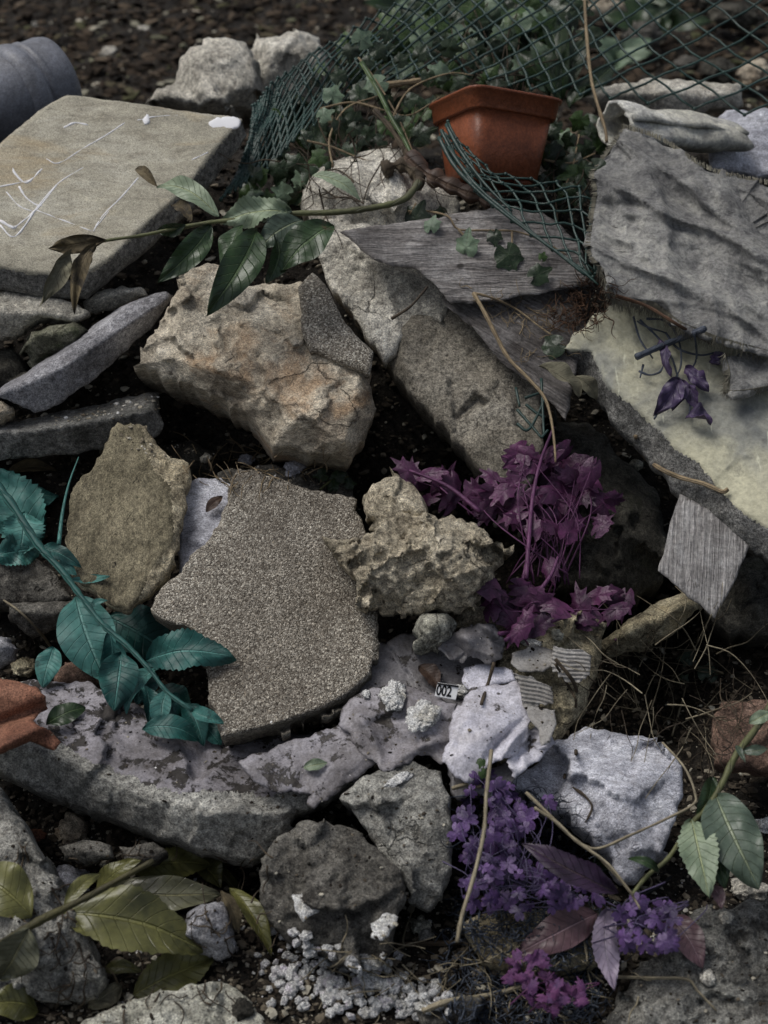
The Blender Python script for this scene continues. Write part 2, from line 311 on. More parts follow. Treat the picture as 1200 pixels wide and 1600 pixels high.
M['mauve'] = LM('mauve_brown_leaf', A(94, 68, 74), A(70, 52, 56), A(140, 116, 124), .42, (A(116, 90, 96), 20, .66))
M['mauvepale'] = LM('pale_mauve_leaf', A(148, 134, 154), A(122, 108, 128), A(172, 160, 176), .5)
M['plum'] = LM('dark_plum_leaf', A(50, 32, 56), A(34, 24, 36), A(76, 62, 62), .45)
M['purple'] = LM('purple_clover_leaf', A(96, 66, 122), A(50, 38, 70), A(116, 90, 140), .5, nv=3)
M['purple2'] = LM('dark_purple_leaf', A(70, 54, 88), A(46, 38, 60), A(98, 84, 120), .5, nv=4)
M['purplestem'] = LM('purple_stem', A(84, 74, 108), A(60, 52, 80), A(100, 88, 124), .6)
M['magenta'] = LM('magenta_leaf', A(86, 36, 76), A(48, 22, 46), A(98, 54, 88), .5, nv=4)
M['magstem'] = LM('magenta_stem', A(96, 48, 88), A(70, 32, 66), A(130, 70, 120), .6)
M['pinklump'] = LM('pink_purple_petals', A(104, 52, 98), A(66, 40, 84), A(130, 80, 130), .7, nv=3)
M['straw'] = LM('dry_straw', A(142, 132, 108), A(104, 94, 74), A(150, 140, 116), .75)
M['twig'] = LM('brown_twig', A(78, 66, 50), A(48, 40, 32), A(90, 78, 60), .85)
M['vine'] = LM('pale_vine_stem', A(138, 120, 90), A(98, 82, 60), A(150, 132, 104), .75)
M['root'] = LM('rusty_root', A(84, 56, 36), A(50, 36, 26), A(96, 70, 50), .85)
M['bluefibre'] = LM('blue_grey_fibre', A(66, 74, 88), A(44, 50, 60), A(90, 96, 110), .6)
M['fibre'] = LM('felt_fibre', A(132, 128, 112), A(96, 92, 80), A(140, 136, 120), .9)

def islandmat(name, stops, rough=.9):
    t = NT(name); g = t.n('ShaderNodeNewGeometry'); v = t.coord()
    c = t.ramp(g.outputs['Random Per Island'], stops)
    n = t.noise(v, 140, 5, .65); c = t.mix(1, c, t.ramp(n, [(.3, (.55, .55, .55)), (.7, (1.3, 1.3, 1.3))]), 'MULTIPLY')
    return t.fin(c, rough, t.bump(n, .7, .003), .15)
KV[0] = 1.7
M['crumbs'] = islandmat('soil_crumbs', [(0, A(18, 15, 12)), (.35, A(36, 31, 26)), (.6, A(54, 48, 40)), (.78, A(72, 65, 55)), (.9, A(102, 94, 80)), (1, A(150, 146, 132))])
M['litter'] = islandmat('leaf_litter', [(0, A(20, 17, 14)), (.4, A(40, 33, 26)), (.7, A(58, 48, 38)), (.88, A(76, 66, 54)), (.95, A(60, 62, 40)), (1, A(150, 144, 130))])
M['grit'] = islandmat('pale_grit', [(0, A(60, 52, 42)), (.4, A(104, 96, 82)), (.8, A(150, 144, 130)), (1, A(200, 196, 184))])
# ---------------------------------------------------------------- solids grown from an outline with ridges
def pp(s):
    out = []
    for q in s.split():
        a = [float(x) for x in q.split(',')]; out.append((a[0], a[1], (a[2] / 100 if len(a) > 2 else 0.0)))
    return out
def resample(pts, step, jag, seed):
    out = []; n = len(pts); arc = 0.0; hh = np.random.RandomState(seed + 77).uniform(-1, 1, 997)
    def chip(a_, w_): k_ = int(a_ / w_); f_ = a_ / w_ - k_; return hh[k_ % 997] * (1 - f_) + hh[(k_ + 1) % 997] * f_
    for i in range(n):
        a = np.array(pts[i][:2]); b = np.array(pts[(i + 1) % n][:2]); L = np.linalg.norm(b - a); k = max(1, int(round(L / step)))
        nn = np.array([-(b - a)[1], (b - a)[0]]) / max(L, 1e-6)
        for j in range(k):
            f = j / k; p = a + (b - a) * f
            am = jag * min(1, 4 * min(f, 1 - f) + .35)
            w = noise.fractal((p[0] * .03, p[1] * .03, seed * 7.3), .7, 2.2, 4) * am + noise.noise((p[0] * .17, p[1] * .17, seed * 3.1)) * am * .35
            w += (chip(arc + f * L, 23.0) * .9 + chip(arc + f * L + 500, 9.0) * .45) * am
            out.append(p + nn * w)
        arc += L
    return np.array(out)
def inpoly(X, poly):
    c = np.zeros(len(X), bool); n = len(poly); j = n - 1
    for i in range(n):
        yi, yj = poly[i][1], poly[j][1]; xi, xj = poly[i][0], poly[j][0]
        if yi != yj:
            m = ((yi > X[:, 1]) != (yj > X[:, 1])) & (X[:, 0] < (xj - xi) * (X[:, 1] - yi) / (yj - yi) + xi); c ^= m
        j = i
    return c
def bdist(X, poly):
    a = poly; b = np.roll(poly, -1, 0); best = np.full(len(X), 1e9)
    for i in range(len(a)):
        d = b[i] - a[i]; L = d @ d + 1e-9; t = np.clip(((X - a[i]) @ d) / L, 0, 1)
        best = np.minimum(best, np.hypot(*(X - a[i] - t[:, None] * d).T))
    return best
def vnormals(V, T):
    n = np.cross(V[T[:, 1]] - V[T[:, 0]], V[T[:, 2]] - V[T[:, 0]]); N = np.zeros_like(V)
    for k in range(3): np.add.at(N, T[:, k], n)
    return N / (np.linalg.norm(N, axis=1)[:, None] + 1e-12)
BV, BF = [], []; BN = [0]
def reg(V, T):
    BV.append(V); BF.extend([tuple(int(x) + BN[0] for x in t) for t in T]); BN[0] += len(V)
SEED = [1]
def relief(pts, inner='', dd=0.0, thick=.06, step=5, jag=3, rough=.004, rs=22, rnd=.004, rr=6, smooth=1, back=.5, shrink=.86, fn=None, ridged=.5, uvang=None, facet=None, zthr=None, poly2=None):
    SEED[0] += 1; sd_ = SEED[0]
    O = pp(pts); no = len(O); ctl = list(O); ed = []
    for ch in [c for c in inner.split(';') if c.strip()]:
        q = pp(ch); s = len(ctl); ctl += q; ed += [(s + i, s + i + 1) for i in range(len(q) - 1)]
    r = delaunay_2d_cdt([Vector(c[:2]) for c in ctl], ed, [list(range(no))], 1, 1e-4)
    cv = np.array([tuple(v) for v in r[0]]); cz = np.array([np.mean([ctl[k][2] for k in ov if k < len(ctl)]) if ov else np.nan for ov in r[3]])
    for i in np.where(np.isnan(cz))[0]:
        d = [math.hypot(cv[i][0] - c[0], cv[i][1] - c[1]) + .1 for c in ctl]; w = np.array([1 / x ** 2 for x in d]); cz[i] = (w * np.array([c[2] for c in ctl])).sum() / w.sum()
    CT = np.array([list(f) for f in r[2] if len(f) == 3])
    dense = resample(O, step, jag, sd_)
    lo = dense.min(0); hi = dense.max(0); gy = np.arange(lo[1], hi[1], step * .87); G = []
    rng = np.random.RandomState(sd_)
    for i, y in enumerate(gy):
        x = np.arange(lo[0] + (i % 2) * step * .5, hi[0], step); G.append(np.stack([x, np.full(len(x), y)], 1))
    G = np.concatenate(G); G += rng.uniform(-.22, .22, G.shape) * step
    G = G[inpoly(G, dense)]; G = G[bdist(G, dense) > step * .55]
    allp = np.concatenate([dense, G])
    r2 = delaunay_2d_cdt([Vector(p) for p in allp.tolist()], [], [list(range(len(dense)))], 1, 1e-5)
    X = np.array([tuple(v) for v in r2[0]]); T = np.array([list(f) for f in r2[2] if len(f) == 3])
    best = np.full(len(X), -1e9); Z = np.zeros(len(X))
    for t in CT:
        a, b, c = cv[t]; den = (b[1] - c[1]) * (a[0] - c[0]) + (c[0] - b[0]) * (a[1] - c[1])
        if abs(den) < 1e-6: continue
        l1 = ((b[1] - c[1]) * (X[:, 0] - c[0]) + (c[0] - b[0]) * (X[:, 1] - c[1])) / den
        l2 = ((c[1] - a[1]) * (X[:, 0] - c[0]) + (a[0] - c[0]) * (X[:, 1] - c[1])) / den; l3 = 1 - l1 - l2
        m = np.minimum(np.minimum(l1, l2), l3); z = np.clip(l1, -.2, 1.2) * cz[t[0]] + np.clip(l2, -.2, 1.2) * cz[t[1]] + np.clip(l3, -.2, 1.2) * cz[t[2]]
        u = m > best; best[u] = m[u]; Z[u] = z[u]
    E = np.concatenate([T[:, [0, 1]], T[:, [1, 2]], T[:, [2, 0]]])
    Zraw = Z.copy()
    if smooth:
        deg = np.zeros(len(X)); np.add.at(deg, E[:, 0], 1); np.add.at(deg, E[:, 1], 1)
        for _ in range(smooth):
            s = np.zeros(len(X)); np.add.at(s, E[:, 0], Z[E[:, 1]]); np.add.at(s, E[:, 1], Z[E[:, 0]]); Z = .4 * Z + .6 * s / np.maximum(deg, 1)
    if facet is None: facet = min(.03, rough * 2.6) if thick > .02 and rough > .0022 else 0
    if facet:   # broken faces: tilted planes meeting in sharp edges, coarse then fine
        facet *= min(1, min(hi - lo) / 170)
        for cell, am in ((75, facet * 1.25), (34, facet * .28), (13, facet * .06)):
            k = max(2, int((hi - lo)[0] * (hi - lo)[1] / cell ** 2)); C_ = rng.uniform(lo, hi, (k, 2)); g = rng.normal(0, 1, (k, 2)) * am / cell * .55; o_ = rng.uniform(-.12, .12, k) * am
            wx = X + 5 * np.sin(X[:, ::-1] / 17 + sd_) + 2 * np.sin(X[:, ::-1] / 5.3)
            d = ((wx[:, None] - C_[None]) ** 2).sum(2); i_ = d.argmin(1); Z = Z + ((X - C_[i_]) * g[i_]).sum(1) + o_[i_]
        s = np.zeros(len(X)); deg = np.zeros(len(X)); np.add.at(s, E[:, 0], Z[E[:, 1]]); np.add.at(deg, E[:, 0], 1); Z = .8 * Z + .2 * s / np.maximum(deg, 1)
    if fn is not None: Z = Z + fn(X[:, 0], X[:, 1])
    V = PN(X[:, 0], X[:, 1], Z + dd)
    fl = np.cross(V[T[:, 1]] - V[T[:, 0]], V[T[:, 2]] - V[T[:, 0]]); vd = V[T[:, 0]] - np.array(CAMLOC)
    bad = (fl * vd).sum(1) > 0; T[bad] = T[bad][:, ::-1]
    N = vnormals(V, T); e = bdist(X, dense); off = -rnd * (1 - np.clip(e / rr, 0, 1)) ** 2
    if rough > 0:
        if facet: rough = rough * .42
        nz = fnoise(V, rs, 5, sd_ * 3.7, .75); off = off + nz * rough
        if ridged > 0:
            n2 = np.abs(fnoise(V, rs * 2.3, 4, sd_ * 1.9, .7)); off = off - n2 * rough * ridged
    V = V + N * off[:, None]
    # boundary edges of the front
    Ed = {}
    for t in T.tolist():
        for a, b in ((t[0], t[1]), (t[1], t[2]), (t[2], t[0])):
            if (b, a) in Ed: del Ed[(b, a)]
            else: Ed[(a, b)] = 1
    be = list(Ed); bi = sorted({x for e_ in be for x in e_}); idx = {v: i for i, v in enumerate(bi)}; nb = len(bi)
    cen = V.mean(0); Na = N.mean(0); Na /= np.linalg.norm(Na); view = cen - np.array(CAMLOC); view /= np.linalg.norm(view)
    bd = -Na * (1 - back) + view * back; bd /= np.linalg.norm(bd)
    B = V[bi]; rings = 5 if thick > .02 else 2; VV = [V]; F = [tuple(t) for t in T.tolist()]; prev = None
    flat = lambda Q: Q - ((Q - cen) @ bd)[:, None] * bd * .5
    for k in range(1, rings + 1):
        f = k / rings; Q = B * (1 - .6 * f) + flat(B) * .6 * f
        bulge = .012 * math.sin(math.pi * f) if thick > .03 else 0
        c2 = cen + bd * thick * f; Q = Q + bd * thick * f; s = 1 + bulge - (1 - shrink) * f ** 2; Q = c2 + (Q - c2) * s
        if thick > .02: Q = Q + fnoise(Q, rs, 3, sd_ * 2.3)[:, None] * bd * rough * 1.2
        VV.append(Q)
    base = len(V)
    for k in range(rings):
        for a, b in be:
            i, j = idx[a], idx[b]
            if k == 0: F.append((b, a, base + i, base + j))
            else: o1 = base + (k - 1) * nb; o2 = base + k * nb; F.append((o1 + j, o1 + i, o2 + i, o2 + j))
    o2 = base + (rings - 1) * nb; ci = base + rings * nb; VV.append((VV[-1].mean(0) + bd * thick * .08)[None])
    for a, b in be: F.append((o2 + idx[b], o2 + idx[a], ci))
    AV = np.concatenate(VV)
    ang = uvang if uvang is not None else 0
    ax = np.array(RT) * math.cos(ang) + np.array(UP) * math.sin(ang); ay = -np.array(RT) * math.sin(ang) + np.array(UP) * math.cos(ang)
    uv = np.stack([AV @ ax, AV @ ay], 1)
    relief.mi = None
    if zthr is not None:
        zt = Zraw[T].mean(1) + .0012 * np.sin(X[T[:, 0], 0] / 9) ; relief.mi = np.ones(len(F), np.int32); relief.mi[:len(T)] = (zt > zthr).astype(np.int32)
    if poly2 is not None:
        cc = X[T].mean(1); cc = cc + np.array([(noise.fractal((a * .025, b * .025, 3), .6, 2.2, 5) * 9, noise.fractal((a * .025, b * .025, 9), .6, 2.2, 5) * 9) for a, b in cc.tolist()])
        relief.mi = np.zeros(len(F), np.int32); relief.mi[:len(T)] = inpoly(cc, np.array([c[:2] for c in pp(poly2)]))
    return AV, F, V, T, uv
def R(name, label, cat, mat, dd, thick, pts, inner='', parent=None, group=None, register=True, mat2=None, **kw):
    AV, F, V, T, uv = relief(pts, inner, dd, thick, **kw)
    o = mk(name, AV, F, M[mat], parent, label, cat, group, uv=uv)
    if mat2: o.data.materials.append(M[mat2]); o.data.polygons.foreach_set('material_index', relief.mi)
    if register: reg(V, T)
    return o
_bvh = [None]
def build_bvh(): _bvh[0] = BVHTree.FromPolygons(np.concatenate(BV).tolist(), BF)
_last = [0]
def hit(px, py):
    d = Vector(rays(px, py).tolist()).normalized(); h = _bvh[0].ray_cast(CAMLOC, d, 12); _last[0] = h[2] if h[2] is not None else 0
    if h[0] is None: return P(px, py), -d
    n = h[1] if h[1].dot(d) < 0 else -h[1]
    return h[0], n
def H(px, py, lift=0.0):
    p, n = hit(px, py); d = (p - CAMLOC).normalized(); return p - d * lift
# ---------------------------------------------------------------- tubes, leaves, pebbles
def catmull(Q, sub=6):
    if len(Q) < 3: return [Q[0].lerp(Q[-1], i / sub) for i in range(sub + 1)]
    out = []; q = [Q[0] * 2 - Q[1]] + list(Q) + [Q[-1] * 2 - Q[-2]]
    for i in range(1, len(q) - 2):
        for k in range(sub):
            t = k / sub; a, b, c, d = q[i - 1:i + 3]
            out.append(.5 * ((2 * b) + (c - a) * t + (2 * a - 5 * b + 4 * c - d) * t * t + (3 * b - a - 3 * c + d) * t ** 3))
    out.append(q[-2]); return out
class MB:
    def __init__(s): s.V = []; s.F = []; s.U = []
    def tube(s, Q, r0, r1=None, seg=6, sub=6, cap=True, wob=0.0):
        Q = catmull([Vector(q) for q in Q], sub) if sub else [Vector(q) for q in Q]
        r1 = r0 if r1 is None else r1; n = len(Q); b = len(s.V); ref = Vector((.3, .2, 1)).normalized()
        for i, q in enumerate(Q):
            t = (Q[min(i + 1, n - 1)] - Q[max(i - 1, 0)]); t = t.normalized() if t.length > 1e-9 else Vector((0, 0, 1))
            x = ref.cross(t)
            if x.length < .05: x = Vector((1, 0, 0)).cross(t)
            x.normalize(); y = t.cross(x); r = r0 + (r1 - r0) * i / (n - 1)
            if wob: r *= 1 + wob * noise.noise(q * 130)
            for k in range(seg):
                a = 2 * math.pi * k / seg; s.V.append(q + x * (math.cos(a) * r) + y * (math.sin(a) * r)); s.U.append((i / (n - 1), .2 + .6 * k / seg))
        for i in range(n - 1):
            for k in range(seg):
                k2 = (k + 1) % seg; s.F.append((b + i * seg + k, b + i * seg + k2, b + (i + 1) * seg + k2, b + (i + 1) * seg + k))
        if cap: s.F.append(tuple(b + k for k in range(seg))[::-1]); s.F.append(tuple(b + (n - 1) * seg + k for k in range(seg)))
        return s
    def leaf(s, B, T, w, roll=0.0, fold=.25, curl=.14, serr=.0, wav=.13, kind='laurel', nu=30, nv=4, rng=None, Nh=None):
        """a leaf blade from base B to tip T, w metres wide, folded on the midrib and bent along it"""
        rng = rng or random; B = Vector(B); T = Vector(T); ax = T - B; L = ax.length; ax.normalize()
        N0 = Nh if Nh is not None else (CAMLOC - (B + T) * .5).normalized() * .7 + Vector((0, 0, .5))
        sd_ = ax.cross(N0).normalized(); N0 = sd_.cross(ax).normalized()
        sd2 = sd_ * math.cos(roll) + N0 * math.sin(roll); nn = sd2.cross(ax).normalized()
        b = len(s.V); ph = rng.uniform(0, 50); bend = rng.uniform(-.07, .07) * L
        for i in range(nu + 1):
            u = i / nu
            if kind == 'laurel': pr = math.sin(math.pi * min(1, u ** .92)) ** .78 * (1 - .12 * u)
            elif kind == 'blade': pr = math.sin(math.pi * u) ** .5 * (1 - .5 * u)
            else: pr = math.sin(math.pi * u ** .7) ** .8
            pr = max(pr, .03 if u < .9 else 0)
            for j in range(-nv, nv + 1):
                q = j / nv; ww = w * .5 * pr
                if serr and abs(j) == nv: ww *= 1 + (serr + .035) * ((u * nu / 2 * .999) % 1 - .5) * 1.6 + .13 * noise.noise((u * 7, q * 3, ph)) + .06 * noise.noise((u * 19, q * 3, ph))
                side = q * ww
                z = fold * abs(side) - curl * L * 4 * (u - .5) ** 2 + curl * L
                z += wav * w * noise.noise((u * 4 + ph, q * 1.6, ph)) * (abs(q) * 1.4 + .3)
                s.V.append(B + ax * (u * L) + sd2 * (side + bend * math.sin(math.pi * u)) + nn * z); s.U.append((u, .5 + q * .5))
        m = 2 * nv + 1
        for i in range(nu):
            for j in range(m - 1): s.F.append((b + i * m + j, b + i * m + j + 1, b + (i + 1) * m + j + 1, b + (i + 1) * m + j))
        return s
    def polar(s, C, N, size, spin, kind='ivy', cup=.15, rng=None):
        """lobed leaf around a centre: ivy (five points), herb (ragged), clover (three hearts)"""
        rng = rng or random; C = Vector(C); N = Vector(N).normalized(); x = N.cross(Vector((.1, .3, 1))).normalized(); y = N.cross(x)
        x, y = x * math.cos(spin) + y * math.sin(spin), y * math.cos(spin) - x * math.sin(spin)
        n = 40 if kind != 'clover' else 36; b = len(s.V); s.V.append(C.copy()); s.U.append((0, .5)); ph = rng.uniform(0, 9); rings = 3
        lob = {'ivy': [(0, 1.0, .55), (1.05, .78, .55), (-1.05, .78, .55), (2.1, .62, .6), (-2.1, .62, .6)],
               'herb': [(0, 1.0, .42), (.75, .88, .36), (-.75, .88, .36), (1.5, .78, .4), (-1.5, .78, .4), (2.25, .62, .45), (-2.25, .62, .45)]}
        for k in range(1, rings + 1):
            f = k / rings
            for i in range(n):
                a = -math.pi + 2 * math.pi * i / n
                if kind == 'clover':
                    q = (a + math.pi) % (2 * math.pi / 3) - math.pi / 3; r = max(.1, math.cos(q * 1.45)) ** .55 * (1 - .28 * math.exp(-(q / .13) ** 2))
                else:
                    r = .3 + .0 * a
                    for la, lr, lw in lob[kind]: r = max(r, lr * math.exp(-abs((a - la) / lw) ** 1.6))
                    if kind == 'herb': r *= 1 + .07 * math.sin(a * 17 + ph)
                    r = max(r, .16 if abs(a) > 2.85 else (.62 if kind == 'herb' else .6))
                rr_ = r * f * size; z = -cup * size * (f * r) ** 2 + .12 * size * noise.noise((math.cos(a) * f * 1.6 + ph, math.sin(a) * f * 1.6, ph)) 
                ex_, ey_ = (1.3, .82) if kind == 'herb' else (1, 1); s.V.append(C + x * (math.cos(a) * rr_ * ex_) + y * (math.sin(a) * rr_ * ey_) + N * z); s.U.append((f * .9, .5 + .45 * math.sin(a * 2.5)))
        for i in range(n): s.F.append((b, b + 1 + i, b + 1 + (i + 1) % n))
        for k in range(rings - 1):
            for i in range(n):
                a = b + 1 + k * n; c = a + n; s.F.append((a + i, c + i, c + (i + 1) % n, a + (i + 1) % n))
        return s
    def build(s, name, mat, parent=None, label=None, cat=None, group=None, kind=None, smooth=True):
        return mk(name, np.array([tuple(v) for v in s.V]), s.F, M[mat], parent, label, cat, group, kind, uv=s.U, smooth=smooth)
def ico(sub):
    import bmesh
    bm = bmesh.new(); bmesh.ops.create_icosphere(bm, subdivisions=sub, radius=1); bm.verts.ensure_lookup_table()
    V = np.array([tuple(v.co) for v in bm.verts]); F = [tuple(v.index for v in f.verts) for f in bm.faces]; bm.free(); return V, F
ICO = {k: ico(k) for k in (1, 2, 4, 5)}
def stone(pos, size, mat, name, label, cat, group=None, sq=(1, .8, .65), seed=0, lump=.35, sub=4, parent=None, sc=1.6):
    """a loose pebble or crumb as its own closed solid"""
    V, F = ICO[sub]; rng = random.Random(seed); off = seed * 1.7 + .3
    d = fnoise(V, sc, 4, off, .8) * lump; c = np.abs(fnoise(V, sc * 2.2, 3, off + 5)) * lump * .6
    Q = V * (1 + d - c)[:, None] * np.array(sq) * size
    Rm = np.array(Matrix.Rotation(rng.uniform(0, 6.28), 3, 'Z')) @ np.array(Matrix.Rotation(rng.uniform(-.4, .4), 3, 'X'))
    Q = Q @ Rm.T + np.array(pos)
    return mk(name, Q, F, M[mat], parent, label, cat, group)
# ---------------------------------------------------------------- the ground: one sheet, heaped under the rubble
def lin(a, b, n): return np.linspace(a, b, n, endpoint=False)
gx = np.concatenate([lin(-30, -4, 9), lin(-4, -1.2, 14), lin(-1.2, 1.2, 220), lin(1.2, 4, 14), np.linspace(4, 30, 9)])
gy = np.concatenate([lin(-12, -1.2, 8), lin(-1.2, 1.2, 230), lin(1.2, 3.2, 80), lin(3.2, 8, 20), np.linspace(8, 40, 8)])
GX, GY = np.meshgrid(gx, gy); gxf, gyf = GX.ravel(), GY.ravel()
prof_y = [-12, -.75, -.53, -.02, .45, .6, .95, 1.3, 40]; prof_z = [-.02, -.02, 0.0, .2, .45, .43, .2, .1, .1]
z0 = np.interp(gyf, prof_y, prof_z)
sx = np.clip((np.abs(gxf) - 1.0) / 1.6, 0, 1); sx = sx * sx * (3 - 2 * sx); z0 = z0 * (1 - sx) + .05 * sx
px, py = topix(gxf, gyf, z0)
dep = np.interp(py, [-200, 60, 200, 1000, 1300, 1480, 1600], [0, .02, .10, .11, .07, .02, .012])
for bx, by, brx, bry, bd_ in [(650, 700, 170, 140, .16), (1000, 850, 190, 160, .12), (300, 620, 160, 90, .10), (1050, 1120, 170, 120, .03), (150, 1000, 150, 80, .03), (450, 1250, 120, 60, .06), (800, 560, 160, 100, .08)]:
    dep += bd_ * np.exp(-((px - bx) / brx) ** 2 - ((py - by) / bry) ** 2)
near = (np.abs(gxf) < 1.5) & (gyf > -1.2) & (gyf < 3.3)
dep[~((np.abs(gxf) < 1.4) & (gyf > -1.1) & (gyf < 1.0))] *= 0
GV = np.stack([gxf, gyf, z0 - dep], 1)
nz = np.zeros(len(GV)); q = GV[near]; nz[near] = fnoise(q * np.array([1, 1, 0]), 9, 5, 2.0, .7) * .016 + fnoise(q * np.array([1, 1, 0]), 45, 4, 7.0, .6) * .006
GV[:, 2] += nz
nx, ny = len(gx), len(gy); GF = []
for j in range(ny - 1):
    for i in range(nx - 1): a = j * nx + i; GF.append((a, a + 1, a + nx + 1, a + nx))
ground = mk('ground', GV, GF, M['soil'], kind='structure', org=(0, 0, 0))
GT = np.array([[f[0], f[1], f[2]] for f in GF] + [[f[0], f[2], f[3]] for f in GF]); NG = len(GT); reg(GV, GT.copy())

# ---------------------------------------------------------------- background, beyond the crest
bp = PG(-60, 200, .17)
def Rg(name, label, cat, mat, dd, thick, pts, inner='', **kw): return R(name, label, cat, mat, dd, thick, pts, inner, **kw)
Rg('boulder', 'whitish boulder beyond the scratched slab, larger and paler than its neighbour', 'boulder', 'pale', .22, .16,
   '205,165,4 235,132 262,120 270,82 292,58 335,48 385,52 408,85,-2 412,140,-2 395,185,3 300,190,5', '300,95,-4 350,90,-5 375,140,-4;255,150,-3 320,160,-3', rough=.012, rs=14, jag=5, step=6, rnd=.015, rr=18)
Rg('boulder', 'second pale boulder far behind, between the whitish one and the netting', 'boulder', 'pale', .32, .14,
   '370,80,2 390,52 450,36 482,38 510,68 525,115,2 480,160,4 390,165,3', '430,75,-4 470,80,-4', rough=.012, rs=14, jag=4, step=6, rnd=.015, rr=18)
Rg('stone_beam', 'long pale cream stone lying behind the green netting', 'stone', 'pale', .20, .07,
   '905,140,1 960,125 1060,118 1160,128 1165,165,2 1060,182,2 930,172,2', '930,150,-2 1040,142,-3 1140,148,-2', rough=.006, step=7)
Rg('slab', 'blue grey flat stone at the right edge behind the felt', 'stone', 'blue', .10, .05,
   '1115,190 1135,168 1230,165 1260,280 1110,262', '1170,215,-1', rough=.004, step=7)

# ---------------------------------------------------------------- left side
Rg('stone_slab', 'large smooth tan slab with white scratches next to the grey pipe', 'slab', 'slab', -.05, .03,
   '-70,290 0,222 60,172 105,147 215,160 377,184 388,212,3.6 305,322,3.6 215,402,3.6 136,466,3.6 60,464,3.4 -70,440,3.4',
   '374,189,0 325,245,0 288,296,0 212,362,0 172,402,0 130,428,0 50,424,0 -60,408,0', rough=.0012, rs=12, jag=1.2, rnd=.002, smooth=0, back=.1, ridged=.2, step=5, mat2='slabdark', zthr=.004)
Rg('flat_stone', 'pale flat stone directly under the scratched slab at the left edge', 'stone', 'pale', -.01, .05,
   '-60,445,1 40,455 118,470 140,488 110,500 60,505,2 20,530,3 -60,540,3', '-40,488,-1 60,490,-1 110,487', rough=.004)
Rg('stone', 'small pale wedge stone between the scratched slab and the slate plank', 'stone', 'pale', .02, .05,
   '128,470 150,452 190,442 224,448 226,462 190,480,2 150,492,2 135,490,1', '160,462,-1 205,455,-1', rough=.003, step=4)
Rg('mossy_stone', 'rounded stone green with moss under the flat pale stone', 'stone', 'mossy', .0, .09,
   '22,545 35,510 70,492 118,484 145,500 150,525 130,548 90,570,2 50,576,2', '60,520,-3 110,515,-3.5', rough=.006, rs=30, rnd=.02, rr=22, smooth=4)
Rg('slate_plank', 'long dark grey slate leaning diagonally over the dark gap', 'slate', 'slate', -.035, .05,
   '0,618 30,598 100,552 160,505 215,470 262,455 272,462,1 262,482,2 230,520,3.5 165,578,4 100,628,4 55,646,3.5 12,624,1', '35,605,0 110,568,-.6 180,520,-.6 264,466,0', rough=.0022, rs=30, jag=2, smooth=0, back=.3, rnd=.001, rr=4, facet=.004, step=4)
Rg('stone', 'little tan stone at the left edge below the tip of the slate plank', 'stone', 'brown', -.01, .04, '-30,640 0,624 20,632 22,645 5,662,1 -30,668,1', '0,642,-1', step=4)
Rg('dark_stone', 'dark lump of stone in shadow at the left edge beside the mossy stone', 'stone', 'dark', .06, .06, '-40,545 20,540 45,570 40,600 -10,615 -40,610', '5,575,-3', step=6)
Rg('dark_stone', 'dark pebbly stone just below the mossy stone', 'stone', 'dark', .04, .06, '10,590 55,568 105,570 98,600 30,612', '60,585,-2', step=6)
Rg('flat_slab', 'long flat grey slab with dirt on top lying under the slate plank', 'slab', 'slabdark', .0, .05,
   '-60,655,2 10,660,2.5 100,640,3.5 190,622,4 248,612,4 256,662,2 245,682,4 180,700,4.5 100,710,4.5 0,720,4.5 -60,722,4.5', '-60,676,0 60,672,0 160,655,0 235,640,0', rough=.0022, smooth=0, jag=2, back=.3, rnd=.001, rr=4, facet=.003)
Rg('upright_stone', 'ochre brown flat stone standing upright with a raw broken right edge', 'stone', 'upright', -.045, .05,
   '104,830 110,768 142,730 160,700 174,666 205,655 232,660,1 248,690,2 270,712,2 290,718,2 300,735,2.5 298,790,2.5 285,845,2.5 270,890,2 240,925,1 205,950 178,945 150,920 112,900 103,880',
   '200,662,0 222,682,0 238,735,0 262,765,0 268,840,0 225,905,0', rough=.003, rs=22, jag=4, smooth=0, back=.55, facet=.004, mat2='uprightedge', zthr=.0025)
Rg('stone', 'bluish flat stone behind the concrete slab and right of the upright stone', 'stone', 'blue', .005, .05, '275,750 345,742 372,760 395,830 330,900 280,905', '330,800,-.6', rough=.003)
Rg('flat_stone', 'dull grey stone with teal leaves lying on it near the left edge', 'stone', 'greydirt', .01, .07, '-60,850 20,850 60,870 100,905 118,938 60,942 -60,945', '10,885,-1.5 70,915,-1', rough=.005)
Rg('flat_stone', 'thin layered stone ledge under the teal branch at left', 'stone', 'greydirt', .005, .06, '8,942 60,936 112,935 118,960 90,985,3 50,1000,4 10,975,3', '20,958,-.5 100,956,-.5', rough=.004, rs=35)
Rg('stone', 'small dark grey angular stone cut by the left edge beside the yellow pebble', 'stone', 'slate', -.01, .05, '-40,985 10,990 30,1012 18,1035,1 -10,1048,2 -40,1050,2', '0,1010,-1.5', step=4)
Rg('brick_fragment', 'rust red brick fragment half hidden under the big teal leaf', 'brick', 'brick', .01, .05, '86,1045 100,1030 150,1035 185,1050 178,1072 120,1078,1 84,1074,1', '105,1052,-.8 165,1058,-.5', rough=.003, step=4)
